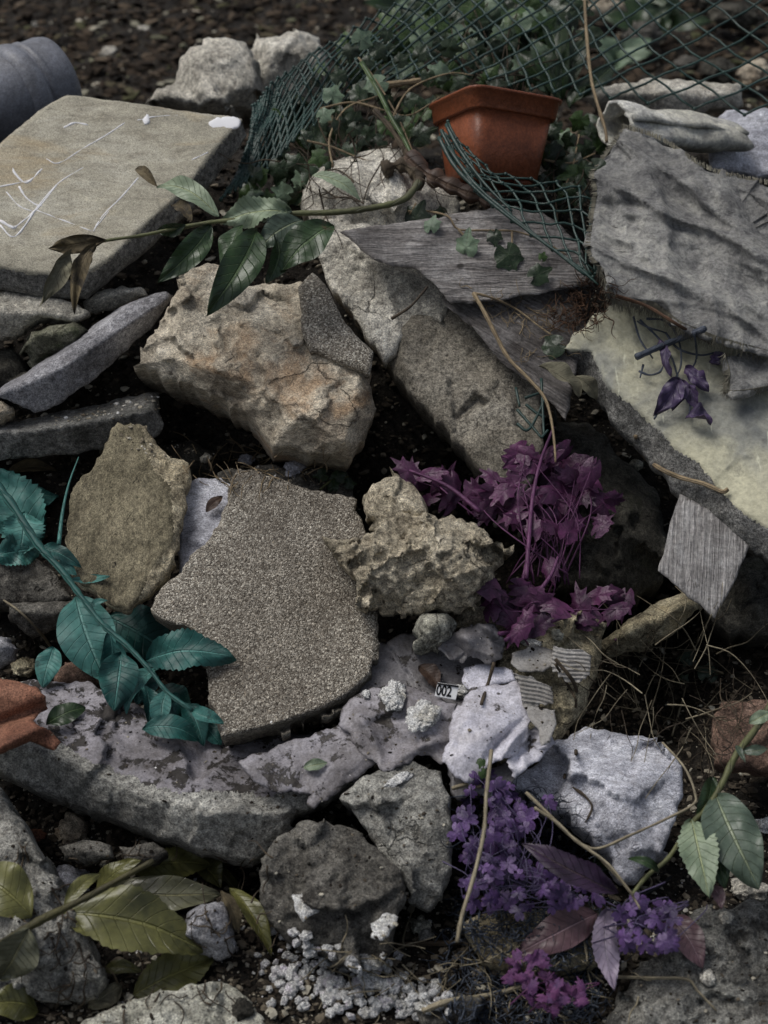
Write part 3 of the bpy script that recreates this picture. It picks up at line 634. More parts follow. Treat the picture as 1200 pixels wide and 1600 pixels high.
# ---------------------------------------------------------------- the big rocks
Rg('brown_boulder', 'big tan brown angular boulder overhanging the dark cavity', 'boulder', 'brown', -.06, .15,
   '213,572,2 218,545,1 240,510 262,478 280,432 300,414 335,410 362,428,1 400,440,2 470,432,3 520,470,2 575,560,1 592,640,3 575,690,3 548,726,3 500,716,2 455,705,2 420,694,2 385,650,2 330,622,2 270,594,2',
   '285,470,-1 350,485,-1.5 440,540,-1.5 520,580,-1.5 560,610,-1;350,430,0 395,470,-.5;270,560,-1.5 380,590,-2.5 470,650,-2.5 540,690,-1.5', rough=.008, rs=17, jag=4, rnd=.004, rr=7, smooth=0)
Rg('pale_boulder', 'pale cream boulder behind the laurel twig, left of the rotten branch', 'boulder', 'pale', -.01, .16,
   '466,310,1 478,272 510,248 560,232 605,222 632,226 660,252 720,300,1 720,360,1 640,380 520,375 480,345', '510,300,-4 560,265,-4 620,255,-4;560,320,-4 640,320,-3', rough=.009, rs=13, jag=4, rnd=.006, rr=9, facet=.016)
Rg('pale_slab', 'long pale angular slab leaning down to the right from under the upper board', 'stone', 'pale', -.045, .08,
   '478,350 520,338 580,350 640,390 700,440 700,490,.5 660,498,.5 638,520,1 622,558,2 600,566,2 575,535,1 545,480,.5 515,440,0 498,400', '520,370,-1 600,420,-1.5 680,480,-.6;560,400,-.4 625,530,-.2', rough=.005, rs=18, jag=3, rnd=.003, rr=6, smooth=0, facet=.010)
Rg('concrete_chip', 'thin grey concrete chip resting on the top right of the brown boulder', 'concrete', 'agg', -.085, .025,
   '466,445 488,422 510,445 540,500 583,545 578,582 540,566 505,552 484,546 470,505', '500,500,-.3 550,545,-.3', rough=.0015, jag=2, back=.2)
Rg('concrete_block', 'long brown concrete block with a round hole, leaning under the boards', 'concrete block', 'block', -.035, .10,
   '622,510,-.5 640,490 680,462 720,475 800,545 845,600 850,690 822,772 792,768 745,722 700,668 648,625 612,585,2 596,560,4', '627,515,-1 632,570,-1 660,615,-1;740,610,-1 748,622,1.0 758,632,1.0 768,628,-1 750,645,-1', rough=.0025, rs=20, jag=2.5, rnd=.003, smooth=0)
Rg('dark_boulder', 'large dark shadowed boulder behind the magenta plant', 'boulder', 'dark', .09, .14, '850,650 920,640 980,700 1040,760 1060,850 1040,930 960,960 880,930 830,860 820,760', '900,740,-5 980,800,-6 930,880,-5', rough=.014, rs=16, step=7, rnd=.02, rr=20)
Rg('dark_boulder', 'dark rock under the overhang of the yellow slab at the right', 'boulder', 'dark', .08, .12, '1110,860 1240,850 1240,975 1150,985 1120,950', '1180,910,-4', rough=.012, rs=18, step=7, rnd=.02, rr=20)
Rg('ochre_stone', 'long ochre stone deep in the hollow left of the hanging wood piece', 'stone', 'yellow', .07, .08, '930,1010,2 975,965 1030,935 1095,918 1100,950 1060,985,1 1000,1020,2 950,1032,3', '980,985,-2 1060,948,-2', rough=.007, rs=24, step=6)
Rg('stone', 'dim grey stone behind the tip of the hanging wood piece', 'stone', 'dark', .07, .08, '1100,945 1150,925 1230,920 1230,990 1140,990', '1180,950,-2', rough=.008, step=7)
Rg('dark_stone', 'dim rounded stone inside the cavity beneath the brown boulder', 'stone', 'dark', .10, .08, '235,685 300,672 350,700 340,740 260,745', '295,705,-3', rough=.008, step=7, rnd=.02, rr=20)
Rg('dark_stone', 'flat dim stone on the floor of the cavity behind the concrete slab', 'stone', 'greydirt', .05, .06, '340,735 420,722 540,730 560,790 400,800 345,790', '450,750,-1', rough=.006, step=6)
Rg('stone_slab', 'thick yellowish grey slab with a jagged dark edge under the felt at right', 'slab', 'rslab', -.09, .05,
   '965,462 905,515 884,545 888,570,3 905,592,4.5 950,660,4.5 1000,705,4.5 1045,765,4.5 1105,812,4.5 1150,846,4.5 1240,905,4.5 1260,640 1200,520 1080,460',
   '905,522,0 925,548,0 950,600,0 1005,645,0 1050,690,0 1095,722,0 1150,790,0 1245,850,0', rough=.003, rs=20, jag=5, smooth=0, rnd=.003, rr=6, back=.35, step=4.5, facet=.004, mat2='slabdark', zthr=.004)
Rg('concrete_slab', 'big flat broken slab of coarse gritty concrete in the centre', 'slab', 'agg', -.055, .05,
   '360,750 372,730 395,733 440,745 500,765 553,777 558,800 572,830 588,930 590,985 583,1058,1 548,1096,2.5 505,1116,3 425,1146,3 372,1158,3 350,1160,2 336,1112 326,1078 322,1030 300,1015 289,998 307,986 256,966 235,949 240,932 265,905 300,865 330,835 345,800',
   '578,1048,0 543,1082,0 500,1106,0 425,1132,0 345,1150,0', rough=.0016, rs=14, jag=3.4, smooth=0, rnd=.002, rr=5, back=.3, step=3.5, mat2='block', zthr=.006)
# ---------------------------------------------------------------- boards
Rg('board', 'weathered grey plywood board with ivy on it, the upper of the two', 'board', 'ply', -.10, .008,
   '530,362 580,352 650,344 720,332 790,320 845,330 880,355 905,385 932,445,.5 850,458,.5 760,470,.5 703,474,.5 688,455 672,436 655,420 630,414 610,414 585,405 560,385', '650,400,-.2;800,390,-.3', rough=.001, jag=2.2, rnd=.001, smooth=1, back=.15, ridged=0)
Rg('board', 'dark weathered plywood board under the first, with a pointed lower corner', 'board', 'ply2', -.075, .008,
   '690,468 800,455 930,445 918,500 905,560 895,610 884,657 860,625 835,598 800,575 775,553 745,520', '820,520,-.2', rough=.001, jag=2.2, rnd=.001, back=.15, ridged=0, uvang=-.6)
Rg('wood_piece', 'pale split grey wood end hanging beneath the yellow slab', 'board', 'ply3', -.055, .009,
   '1062,770 1120,800 1172,852 1150,905 1117,966,.3 1070,926 1028,890 1045,830', '1100,870,-.3', rough=.0012, jag=1.5, rnd=.001, back=.15, ridged=0, uvang=1.4)
# ---------------------------------------------------------------- mortar lumps
Rg('mortar_lump', 'crumbly tan lump of old mortar lying on the concrete slab', 'mortar', 'mortar', -.12, .10,
   '503,832 540,835,-1 580,825,-1 622,800 660,795 700,800 745,812 780,842 792,880 770,925,2 745,950,2 700,960,3 650,958,3 600,962,3 568,948,2 555,925,2 535,890,1 520,865',
   '560,850,-2 610,850,-2.5 650,860,-2;680,830,-3 730,860,-4 760,890,-3;560,890,-1 600,920,0 640,900,-1;700,920,-1 740,920,-1', rough=.012, rs=30, jag=6, rnd=.006, rr=7, ridged=1.0, step=3.5, facet=.026)
Rg('mortar_lump', 'smaller grey brown mortar lump sitting above the crumbly tan one', 'mortar', 'mortar', -.085, .08,
   '556,770 575,748 600,735 625,728 650,745 672,775 676,810 640,830 590,835 562,812', '600,770,-3 640,785,-3', rough=.009, rs=26, jag=4, rnd=.014, rr=14, step=4)
Rg('pebble', 'rounded grey cobble hanging just below the crumbly mortar lump', 'stone', 'greenrock', -.085, .06,
   '640,965 655,945 700,945 718,962 712,990 690,1012,1 665,1014,1 645,995', '680,975,-2.5', rough=.004, rs=34, jag=2, rnd=.014, rr=16, step=4, smooth=3)
Rg('mortar_lump', 'dark mortar lump tucked behind the right end of the crumbly one', 'mortar', 'mortar', -.05, .07, '700,945 760,925 800,935 798,970 760,985,1 710,980,1', '750,950,-2', rough=.007, rs=28, step=4)
# ---------------------------------------------------------------- centre bottom
Rg('ochre_rock', 'ochre rock with pale pieces on top and a steep right side under the cardboard', 'rock', 'yellow', -.03, .12,
   '795,985 840,958 890,952 952,968 948,1010,1 925,1095,2 885,1145,2 840,1190,2 790,1180,2 770,1060', '860,975,-1 935,1000,-.5 910,1080,0;820,1050,-1', rough=.005, rs=22, jag=4)
Rg('long_stone', 'long broad grey stone across the lower left, its top stained with flaking lilac grey paint', 'rock', 'grey', -.035, .09,
   '-70,1085,2.5 20,1062,3 120,1060,3.2 190,1085,3.4 250,1115,3.5 340,1148,3.6 450,1142,3.6 560,1150,3 560,1215,1.5 500,1248,1 458,1262,1 460,1295,3 435,1332,4 395,1350,4.5 300,1325,4.5 215,1298,4.5 120,1262,4.5 40,1230,4 0,1208,4 -70,1185,4',
   '-40,1160,0 60,1175,0 130,1200,0 210,1240,0 290,1262,0 370,1270,0 445,1272,0', rough=.005, rs=20, jag=3.5, rnd=.003, smooth=0, facet=.009, step=4, mat2='peel',
   poly2='30,1050 200,1050 260,1100 350,1140 470,1140 600,1140 600,1200 470,1240 400,1238 330,1235 280,1242 220,1222 130,1182 90,1160 40,1120')
Rg('grey_sheet', 'smooth mauve grey sheet ending in a torn tip, between long stone and crumpled flap', 'sheet', 'film', -.050, .002,
   '372,1190 400,1176 440,1162 530,1130 590,1150 600,1187 560,1215 520,1245 490,1264 480,1256 486,1240 455,1232 425,1236 395,1222', '400,1205,-.3 470,1190,-.2 560,1160,-.6;470,1225,.2 520,1200,-.5 575,1180,-.7', rough=.0012, rs=30, jag=4, rnd=.001, step=3.5, smooth=0, facet=.002)
Rg('rock', 'blocky grey rock with a pale chip on top, just left of the purple clover', 'rock', 'grey', -.05, .12,
   '530,1245,0 560,1218 600,1195 645,1183 690,1200 705,1245 710,1300,.5 708,1360,1 690,1405,2 665,1422,2.5 640,1400,2 620,1375,1.5 590,1330,1 560,1285,.5', '600,1230,-1.5 660,1235,-1.5 680,1290,-1;600,1290,-1 650,1360,-.5', rough=.006, rs=22, jag=3, rnd=.003, rr=7, smooth=0)
Rg('rock', 'squat earthy grey rock with white patches in front of the long sheet', 'rock', 'greydirt', -.06, .12,
   '410,1340 440,1300 470,1278 540,1285 590,1320 625,1352 637,1385,.5 628,1430,1 612,1480,2 590,1512,3 540,1510,3 470,1485,2.5 425,1450,2 405,1400,1', '450,1400,-1 520,1440,-1 600,1435,-1;480,1330,-.5', rough=.007, rs=20, jag=3.5, rnd=.004, rr=8, smooth=0)
Rg('white_patch', 'white plaster patch on the right side of the squat earthy rock', 'plaster', 'white', -.078, .004, '578,1440 600,1425 622,1430 620,1445 598,1468 580,1462', '', rough=.002, step=3, jag=4, rnd=.002)
Rg('white_patch', 'thin whitish plaster patch on the left of the squat earthy rock', 'plaster', 'white', -.073, .003, '456,1400 472,1392 484,1405 502,1415 488,1428 474,1438 466,1425', '', rough=.002, step=3, jag=5, rnd=.002)
Rg('blue_stone', 'smooth pale blue grey stone right of the purple clover', 'rock', 'blue', -.035, .09,
   '792,1215 835,1195 870,1150 915,1132 960,1140 1010,1150 1045,1165 1068,1195 1070,1240,.5 1050,1290,1 1040,1340,1.5 1000,1372,2.5 975,1378,2.5 950,1340,2 925,1310,1 880,1268,1 840,1255,1', '920,1180,-.8 1020,1200,-.8;960,1280,-.8 1010,1330,0', rough=.005, rs=16, jag=4, rnd=.003, rr=7, smooth=0)
Rg('stone', 'ochre stone under the foot of the purple clover', 'stone', 'yellow', -.015, .05, '720,1440 800,1415 900,1420 960,1450 940,1500 840,1520 750,1500', '840,1455,-1', rough=.006, step=5)
# ---------------------------------------------------------------- bottom left
Rg('rock', 'long grey rock running up the lower left edge under the olive branch', 'rock', 'grey', -.04, .10,
   '-60,1215,1 -10,1222 22,1262 50,1305 75,1345 100,1390 128,1440 150,1490 160,1530,1 148,1562,2 100,1572,3 40,1560,3 -60,1580,3', '0,1270,-1 50,1350,-1.5 90,1430,-1.5 110,1500,-1;20,1450,-2 60,1500,-2', rough=.007, rs=18, jag=3, rnd=.004, rr=8, smooth=0)
Rg('rock', 'rounded grey cobble half covered by the glossy olive leaf', 'rock', 'slate', -.03, .07, '275,1440 290,1410 330,1395 362,1400 374,1435 370,1475 340,1494,1 300,1480,1 280,1470', '325,1435,-2.5', rough=.004, rnd=.014, rr=18, smooth=4, step=4)
Rg('rock', 'pale speckled rock along the bottom edge below the olive leaves', 'rock', 'greenrock', -.03, .08, '80,1650 130,1590 200,1560 290,1535 345,1530 395,1560 415,1600 420,1660 250,1700', '250,1580,-1 340,1570,-1;250,1640,-1', rough=.005, rs=20, jag=3, step=5)
Rg('stone', 'small dark slab in the soil pocket beneath the long low stone', 'stone', 'greydirt', -.005, .04, '90,1322 130,1308 172,1318 178,1340 130,1352,1 95,1345,1', '130,1328,-.8', step=4)
Rg('stone', 'dirty grey wedge in the soil pocket under the middle of the long low stone', 'stone', 'greydirt', .0, .04, '185,1320 240,1312 262,1330 240,1345 195,1345', '220,1328,-.6', step=4)
Rg('brick', 'orange brown broken brick in the soil at the right edge', 'brick', 'brick', -.015, .05, '1116,1112 1128,1092 1180,1088 1240,1092 1240,1210,1 1160,1195,1 1120,1188,1 1114,1150', '1122,1140,0 1180,1142,-.6 1238,1146,-.6', rough=.003, jag=2.5, step=5)
Rg('ground_rock', 'broad rough grey rock filling the bottom right corner', 'rock', 'groundstone', -.012, .06, '930,1640 960,1560 1010,1490 1060,1440 1110,1410 1170,1398 1260,1400 1260,1700 930,1700', '1100,1480,-1 1200,1500,-1;1080,1600,-1', rough=.008, rs=24, jag=6, step=5, rnd=.01, rr=14)
Rg('stone', 'flat dark stone at the bottom edge between the white crumbs and the pink petals', 'stone', 'greydirt', -.01, .04, '640,1555 700,1540 760,1556 740,1600 660,1600', '700,1570,-.8', step=5)
build_bvh()
rng = random.Random(7)
def ln(s, dd=None, lift=.004):
    """a line of photo points: on what lies under them (lifted), or at a set depth"""
    out = []
    for q in s.split():
        a = [float(x) for x in q.split(',')]
        if dd is not None: out.append(P(a[0], a[1], dd + (a[2] / 100 if len(a) > 2 else 0)))
        else: out.append(H(a[0], a[1], lift + (a[2] / 100 if len(a) > 2 else 0)))
    return out
# scratches on the tan slab
slab_o = bpy.data.objects['stone_slab']
mb = MB()
for s_, w in (('0,222 12,212 22,202', .0012), ('72,248 92,255 130,232 165,212 195,192', .0010), ('20,262 24,272 42,286 66,264', .0016), ('0,292 20,288 45,282', .001), ('0,345 20,356 28,352 60,325 88,290', .0016), ('0,352 24,370 60,322 92,286 130,262', .0012),
              ('30,292 40,308 56,320 66,322', .0013), ('56,328 100,345 145,362', .0010), ('146,362 160,338 190,308 216,278', .0012), ('100,200 108,196 120,192 138,196', .0016), ('215,188 245,182 278,180', .001), ('300,250 325,238', .001), ('150,355 170,330', .0008), ('10,300 30,322 50,330', .0008)):
    mb.tube(ln(s_, lift=-w * .45), w * .95, w * .7, seg=6, sub=4, wob=1.2)
mb.build('scratch_mark', 'chalk', slab_o)
for i, s_ in enumerate(('222,186 228,176 232,178 234,190 226,194', '326,192 336,184 360,182 376,188 372,198 350,202 330,200')):
    AV, F, V, T, uv = relief(s_, '', -.0515, .003, step=3, jag=2, rough=.0005, rnd=.001)
    mk('chalk_patch', AV, F, M['chalk'], slab_o)

# grey drain pipe with socket
def pipe():
    a = P(75, 128, .11); b = P(-160, 230, .05); ax = (b - a).normalized(); root = thing('drain_pipe', a - Vector((0, 0, .055)), 'grey plastic drain pipe with a ribbed socket end at the upper left edge', 'pipe')
    x = ax.cross(Vector((0, 0, 1))).normalized(); y = ax.cross(x)
    def lathe(prof, n=48):
        V = []; F = []
        for s_, r in prof:
            for k in range(n): t = 2 * math.pi * k / n; V.append(a + ax * s_ + x * (r * math.cos(t)) + y * (r * math.sin(t)))
        for i in range(len(prof) - 1):
            for k in range(n): F.append((i * n + k, i * n + (k + 1) % n, (i + 1) * n + (k + 1) % n, (i + 1) * n + k))
        return np.array([tuple(v) for v in V]), F
    V, F = lathe([(-.012, .047), (-.016, .050), (-.014, .054), (-.004, .057), (.03, .0575), (.034, .0575), (.04, .0575), (.30, .0575), (.30, .053), (.0, .053), (-.012, .047)])
    mk('socket', V, F, M['plastic_grey'], root)
    V, F = lathe([(.030, .0578), (.034, .0622), (.040, .064), (.048, .064), (.054, .0622), (.058, .0578)]); mk('ring', V, F, M['plastic_grey'], root)
    V, F = lathe([(.018, .0578), (.021, .0600), (.024, .0600), (.027, .0578)]); mk('ring', V, F, M['plastic_grey'], root)
pipe()

# ---------------------------------------------------------------- plastic pot
def pot():
    base = P(768, 286, -.005); up = (Vector((.05, .66, 1))).normalized(); yaw = rad(30)
    rx = Vector((math.cos(yaw), math.sin(yaw), 0)); rx = (rx - up * rx.dot(up)).normalized(); ry = up.cross(rx)
    root = thing('plant_pot', base, 'square terracotta coloured plastic plant pot tilted back under the netting', 'plant pot')
    def loft(prof, n=64, close=False):
        V = []; F = []
        for z, h in prof:
            for k in range(n):
                t = 2 * math.pi * k / n; c, s_ = math.cos(t), math.sin(t); e = .28
                q = (abs(c) ** (2 / (2 / e)) * (1 if c > 0 else -1), abs(s_) ** e * (1 if s_ > 0 else -1)); V.append(tuple(base + rx * (q[0] * h) + ry * (q[1] * h) + up * (z * .80)))
        m = len(prof)
        for i in range(m - 1):
            for k in range(n): F.append((i * n + k, i * n + (k + 1) % n, (i + 1) * n + (k + 1) % n, (i + 1) * n + k))
        return V, F
    Hh = .118; ZS = .80
    V, F = loft([(0, .0), (0, .040), (.003, .0425), (.093, .0535), (.094, .0505), (.004, .040), (.004, .0)]); mk('pot_wall', V, F, M['pot'], root)
    V, F = loft([(.088, .0535), (.0885, .0568), (.090, .0575), (.112, .0600), (.1135, .0625), (.1165, .0630), (.118, .0618), (.118, .0585), (.110, .0565), (.088, .0535)]); mk('rim', V, F, M['pot'], root)
    for sx_, sy in ((-1, -1), (1, -1), (-1, 1), (1, 1)):
        c = base + rx * (.026 * sx_) + ry * (.026 * sy); V, F = ICO[2]; mb = MB(); b = 0
        for v in V: mb.V.append(c + rx * (v[0] * .012) + ry * (v[1] * .012) + up * (v[2] * .005 - .002)); mb.U.append((0, 0))
        mb.F += [tuple(b + i for i in f) for f in F]
        mb.build('foot', 'pot', root)
    V, F = loft([(.08, 0), (.082, .0505)]); mk('potting_soil', V, F, M['soil'], root)
pot()

# ---------------------------------------------------------------- green netting
def net(name, label, top, bot, nu, nv, r, sag=.0, dd=0, mid=None, drop=0, seed=0, bmp=.008, wp=1.0):
    T = catmull([Vector(q) for q in pp(top)], 8); B = catmull([Vector(q) for q in pp(bot)], 8); Mi = catmull([Vector(q) for q in pp(mid)], 8) if mid else None
    def at_(L, u):
        x = (u ** wp) * (len(L) - 1); i = min(int(x), len(L) - 2); return L[i].lerp(L[i + 1], x - i)
    def pt(u, v):
        a, b = at_(T, u), at_(B, u)
        if Mi: m = at_(Mi, u); q = a * ((1 - v) * (1 - 2 * v)) + m * (4 * v * (1 - v)) + b * (v * (2 * v - 1))
        else: q = a.lerp(b, v)
        w = noise.noise((u * 9 + seed, v * 3, seed)); w2 = noise.noise((u * 9, v * 3 + 5, seed + 3))
        return P(q.x + w * 7, q.y + w2 * 7, dd + q.z + bmp * w)
    mb = MB(); rg = random.Random(seed)
    for s_ in (1, -1):
        for k in range(-nv, nu + nv + 1):
            Q = []; 
            for j in range(nv * 4 + 1):
                v = j / (nv * 4); u = (k + s_ * v * nv) / nu
                u += .0
                zz = .07 / nu * math.sin(v * nv * 2 * math.pi)
                if 0 <= u <= 1: Q.append(pt(min(1, max(0, u + zz * .6)), v))
            if len(Q) > 2: mb.tube(Q, r * .72, seg=6, sub=0)
    # thick knots where strands cross
    for i in range(nu + 1):
        for j in range(0, nv * 2 + 1):
            u = (i + (j % 2) * .5) / nu; v = j / (nv * 2)
            if u > 1: continue
            c = pt(u, v); V, F = ICO[1]; b = len(mb.V)
            for p in V: mb.V.append(c + Vector(p) * (r * 1.35)); mb.U.append((0, 0))
            mb.F += [tuple(b + q for q in f) for f in F]
    return mb.build(name, 'net', None, label, 'netting')
net('plastic_netting', 'wide sheet of green plastic mesh netting draped over the heap at the top',
    '395,165 455,105 540,50 640,-5 760,-45 900,-60 1050,-70 1240,-80', '345,312 415,262 480,205 570,140 700,118 830,140 985,158 1240,190', 34, 6, .0021, dd=.02, wp=1.45, seed=3, bmp=.02,
    mid='385,235 440,165 520,110 620,60 740,35 880,40 1020,50 1240,55')
net('plastic_netting', 'torn strip of green netting hanging over the front of the pot and board',
    '686,218 716,262 742,298 785,335 830,368 880,402 925,436', '700,190 745,248 790,272 850,282 905,292 932,330 935,420', 9, 4, .0019, dd=-.125, seed=8, bmp=.006)
mb = MB()
for s_ in ('697,195 722,240 760,290 800,330', '686,215 712,262 762,312 830,365 900,415 935,445', '700,230 740,285 790,330 850,378 915,430', '690,205 700,225 722,262 745,300'):
    mb.tube(ln(s_, -.135), .0024, .0014, seg=6, wob=.4)
mb.build('netting_edge', 'net', None, 'bunched up twisted cord edge of the torn green netting strip, across the pot', 'netting')
mb = MB()
for s_ in ('846,592 848,640 850,680', '808,640 830,665 846,684', '822,632 838,645 852,652', '808,662 825,672 843,642 852,620', '806,606 812,635', '820,622 848,612', '846,684 856,672'):
    mb.tube(ln(s_, -.09), .0017, .0013, seg=6)
mb.build('netting_scrap', 'net', None, 'small torn scrap of green netting hanging above the magenta plant', 'netting')

# ---------------------------------------------------------------- felt
def fold(fs, wr=1):
    def f(x, y):
        z = np.zeros(len(x))
        for x0, y0, x1, y1, w, a in fs:
            d = np.array([x1 - x0, y1 - y0]); L = np.hypot(*d); d = d / L; t = (x - x0) * d[0] + (y - y0) * d[1]; s_ = -(x - x0) * d[1] + (y - y0) * d[0] + 8 * np.sin(t / 37.)
            e = np.clip(np.minimum(t, L - t) / (L * .35), 0, 1); z += a * e * np.exp(-(s_ / w) ** 2)
        for ca, sa, la, lb, am, o_ in () if not wr else ((.82, .57, 330, 60, .0165, 1.3), (.95, .3, 240, 34, .0042, 7.7), (.25, .97, 260, 70, .008, 4.1), (.7, .7, 70, 14, .0010, 9.1)):
            a = (x * ca + y * sa); b = -x * sa + y * ca
            n = np.array([noise.noise((p / la, q / lb, o_)) + .35 * noise.noise((p / la * 2.3, q / lb * 2.1, o_ + 5)) for p, q in zip(a.tolist(), b.tolist())])
            z += -am * np.clip(1 - np.abs(n) * 3.0, 0, 1) ** 1.5 + am * .8 * n
        z += (.0025 if wr else .0006) * np.sin(x / 31 + np.sin(y / 27) * 1.7) * np.sin(y / 36 + 1) 
        return z
    return f
FO = [(1000, 260, 1240, 340, 14, -.012), (990, 290, 1240, 385, 12, .012), (935, 300, 1060, 300, 10, -.007), (930, 320, 1080, 340, 9, .008), (940, 345, 1080, 330, 8, -.006), (985, 250, 1060, 450, 26, -.010), (1080, 290, 1120, 470, 22, .010),
      (1090, 270, 1240, 480, 16, -.012), (1120, 270, 1260, 430, 12, .012), (960, 220, 1010, 400, 20, .008), (1040, 360, 1240, 500, 12, -.009), (1010, 380, 1200, 520, 14, .007), (935, 370, 1020, 395, 8, -.006), (940, 385, 1060, 440, 12, .006), (1150, 400, 1240, 470, 9, -.007)]
felt = thing('felt_sheet', P(1080, 420, -.1), 'wrinkled grey felt cloth with a frayed fringe draped over the yellow slab', 'cloth')
AV, F, V, T, uv = relief('958,222 974,196 1000,200 1030,214 1075,240 1110,262 1200,284 1280,300 1280,580 1200,552 1150,540 1128,532 1090,518 1062,506 1040,490 1020,476 985,474 958,462 935,420 918,392 922,340 928,300 924,268 945,240', '1000,300,-1 1060,380,-1.5', -.135, .004, step=4, jag=4, rough=.002, rs=30, rnd=.006, rr=14, smooth=3, back=.2, fn=fold(FO), ridged=0)
mk('cloth', AV, F, M['felt'], felt); reg(V, T)
build_bvh()
def fringe(line, n, L, dd, parent, mat='fibre', name='fringe', dirx=(0, 1), spread=.9, r=.00045):
    Q = catmull([Vector((*[float(c) for c in q.split(',')], 0)) for q in line.split()], 12); mb = MB()
    for i in range(n):
        x = rng.random() * (len(Q) - 1); k = int(x); q = Q[k].lerp(Q[min(k + 1, len(Q) - 1)], x - k); l = L * rng.uniform(.3, 1.25); a = rng.gauss(0, spread * .5)
        dx, dy = dirx; ex, ey = dx * math.cos(a) - dy * math.sin(a), dx * math.sin(a) + dy * math.cos(a); b = rng.uniform(-.5, .5)
        ix, iy = q.x - dirx[0] * 5, q.y - dirx[1] * 5; hp, _ = hit(ix, iy); d0 = (hp - CAMLOC).length; ref = np.interp(iy, DT[0], DT[1]) + dd
        if abs(d0 - ref) > .05: d0 = ref
        def pz(u, v, o_): return CAMLOC + Vector(rays(u, v).tolist()).normalized() * (d0 + o_)
        pts = [pz(ix, iy, -.0005), pz(q.x + ex * l * .5 + b * ey * l * .3, q.y + ey * l * .5, .001), pz(q.x + ex * l + b * 4, q.y + ey * l, .004)]
        mb.tube(pts, r * rng.uniform(.8, 1.6), r * .2, seg=3, sub=3, cap=False)
    return mb.build(name, mat, parent)
fringe('935,418 958,462 985,474 1020,476 1040,490 1062,506 1090,518 1128,532 1200,552', 700, 19, -.134, felt, spread=.6)
fringe('974,196 945,240 924,268 928,300 922,340 918,392 935,418', 420, 4, -.130, felt, spread=1.2, dirx=(-1, 0))
fringe('974,196 1030,214 1110,262 1200,284', 300, 4, -.130, felt, spread=1.2, dirx=(0, -1))
tuft = thing('felt_scrap', P(1160, 600, -.1), 'small ragged tuft of felt under the fringe at the right edge', 'cloth')
AV, F, V, T, uv = relief('1128,552 1160,545 1240,560 1240,600 1190,608 1150,618 1132,612 1140,590', '', -.118, .003, step=4, jag=5, rough=.004, rs=40, rnd=.005)
mk('cloth', AV, F, M['felt'], tuft); reg(V, T); build_bvh()
fringe('1130,556 1138,588 1134,612 1165,612 1200,606', 200, 12, -.116, tuft, spread=1.3, dirx=(-.6, .8))
roll = thing('felt_roll', P(1030, 200, .02), 'curled piece of pale cream felt with a dark open end behind the grey felt', 'cloth')
def curl():
    V = []; F = []; n = 40; m = 26
    a = P(962, 200, -.03); b = P(1135, 212, .09); ax = (b - a); L = ax.length; ax.normalize(); x = ax.cross(Vector((0, 0, 1))).normalized(); y = ax.cross(x)
    for i in range(n + 1):
        s_ = i / n
        for j in range(m + 1):
            t = -0.4 * math.pi + (2.15 * math.pi) * j / m; r = .031 + .006 * j / m + .012 * noise.noise((s_ * 5, j * .3, 1)) + .012 * s_
            q = a + ax * (s_ * L + .008 * noise.noise((j * .5, 3, s_))) + x * (r * math.cos(t)) + y * (r * math.sin(t) * (.75 - .35 * s_)); V.append(tuple(q))
    for i in range(n):
        for j in range(m): c = i * (m + 1) + j; F.append((c, c + 1, c + m + 2, c + m + 1))
    o = mk('cloth', V, F, M['feltw'], roll); md = o.modifiers.new('thick', 'SOLIDIFY'); md.thickness = .004
curl()

# ---------------------------------------------------------------- crumpled sheet, cardboard, label, white lumps
sheet = thing('crumpled_sheet', P(680, 1130, -.03), 'crumpled torn grey and white plastic film right of the gritty concrete slab', 'sheet')
def Sp(name, mat, dd, pts, inner='', **kw):
    kw.setdefault('thick', .003); th = kw.pop('thick'); kw.setdefault('rough', .0014); kw.setdefault('smooth', 0); kw.setdefault('rs', 30); kw.setdefault('step', 4); kw.setdefault('jag', 4); kw.setdefault('rnd', .001); kw.setdefault('facet', .003)
    AV, F, V, T, uv = relief(pts, inner, dd, th, **kw); o = mk(name, AV, F, M[mat], sheet); reg(V, T); return o
Sp('backing_sheet', 'greyfilm', -.035, '555,1040 590,1000 690,985 760,1010 790,1060 740,1110 640,1120 560,1100')
Sp('left_flap', 'film', -.058, '527,1130 540,1100 565,1080 625,1066 716,1098 712,1140 694,1190 688,1192 660,1182 640,1192 600,1205 560,1175', '560,1128,-1 610,1160,.6 688,1186,.2;600,1110,-.6;660,1130,-1.2', fn=fold([(545, 1100, 600, 1200, 7, -.007), (560, 1140, 700, 1110, 6, .006), (600, 1200, 716, 1150, 8, -.008), (630, 1075, 660, 1190, 5, -.004)], 0), facet=.001)
Sp('white_flap', 'whitefilm', -.064, '712,1098 735,1075 760,1070 805,1062 822,1080 832,1120 826,1150 800,1180 760,1200 735,1222 712,1215 690,1190 700,1150', '735,1120,-1.6 770,1140,-1.8 720,1180,-1;800,1110,-.8', fn=fold([(690, 1200, 745, 1085, 14, -.008), (750, 1200, 832, 1118, 5, .010), (775, 1205, 834, 1130, 6, -.008)], 0), facet=0, smooth=6)
Sp('curled_corner', 'greyfilm', -.070, '684,1010 700,990 735,972 772,975 790,1000 785,1028 765,1040 740,1030 722,1036', '740,1000,-1.2', fn=fold([(690, 1010, 780, 985, 12, -.008)]))
Sp('torn_strip', 'whitefilm', -.055, '728,1040 760,1036 800,1046 808,1062 770,1075 735,1076 722,1062', '')
Sp('lower_fold', 'greyfilm', -.045, '700,1195 740,1215 800,1185 830,1150 820,1205 770,1250 740,1240 715,1250 700,1225', '')
Sp('lower_strip', 'whitefilm', -.050, '792,1190 815,1150 840,1128 862,1145 870,1160 835,1190 805,1216 798,1212', '', fn=fold([(800, 1200, 850, 1145, 6, .008)]))
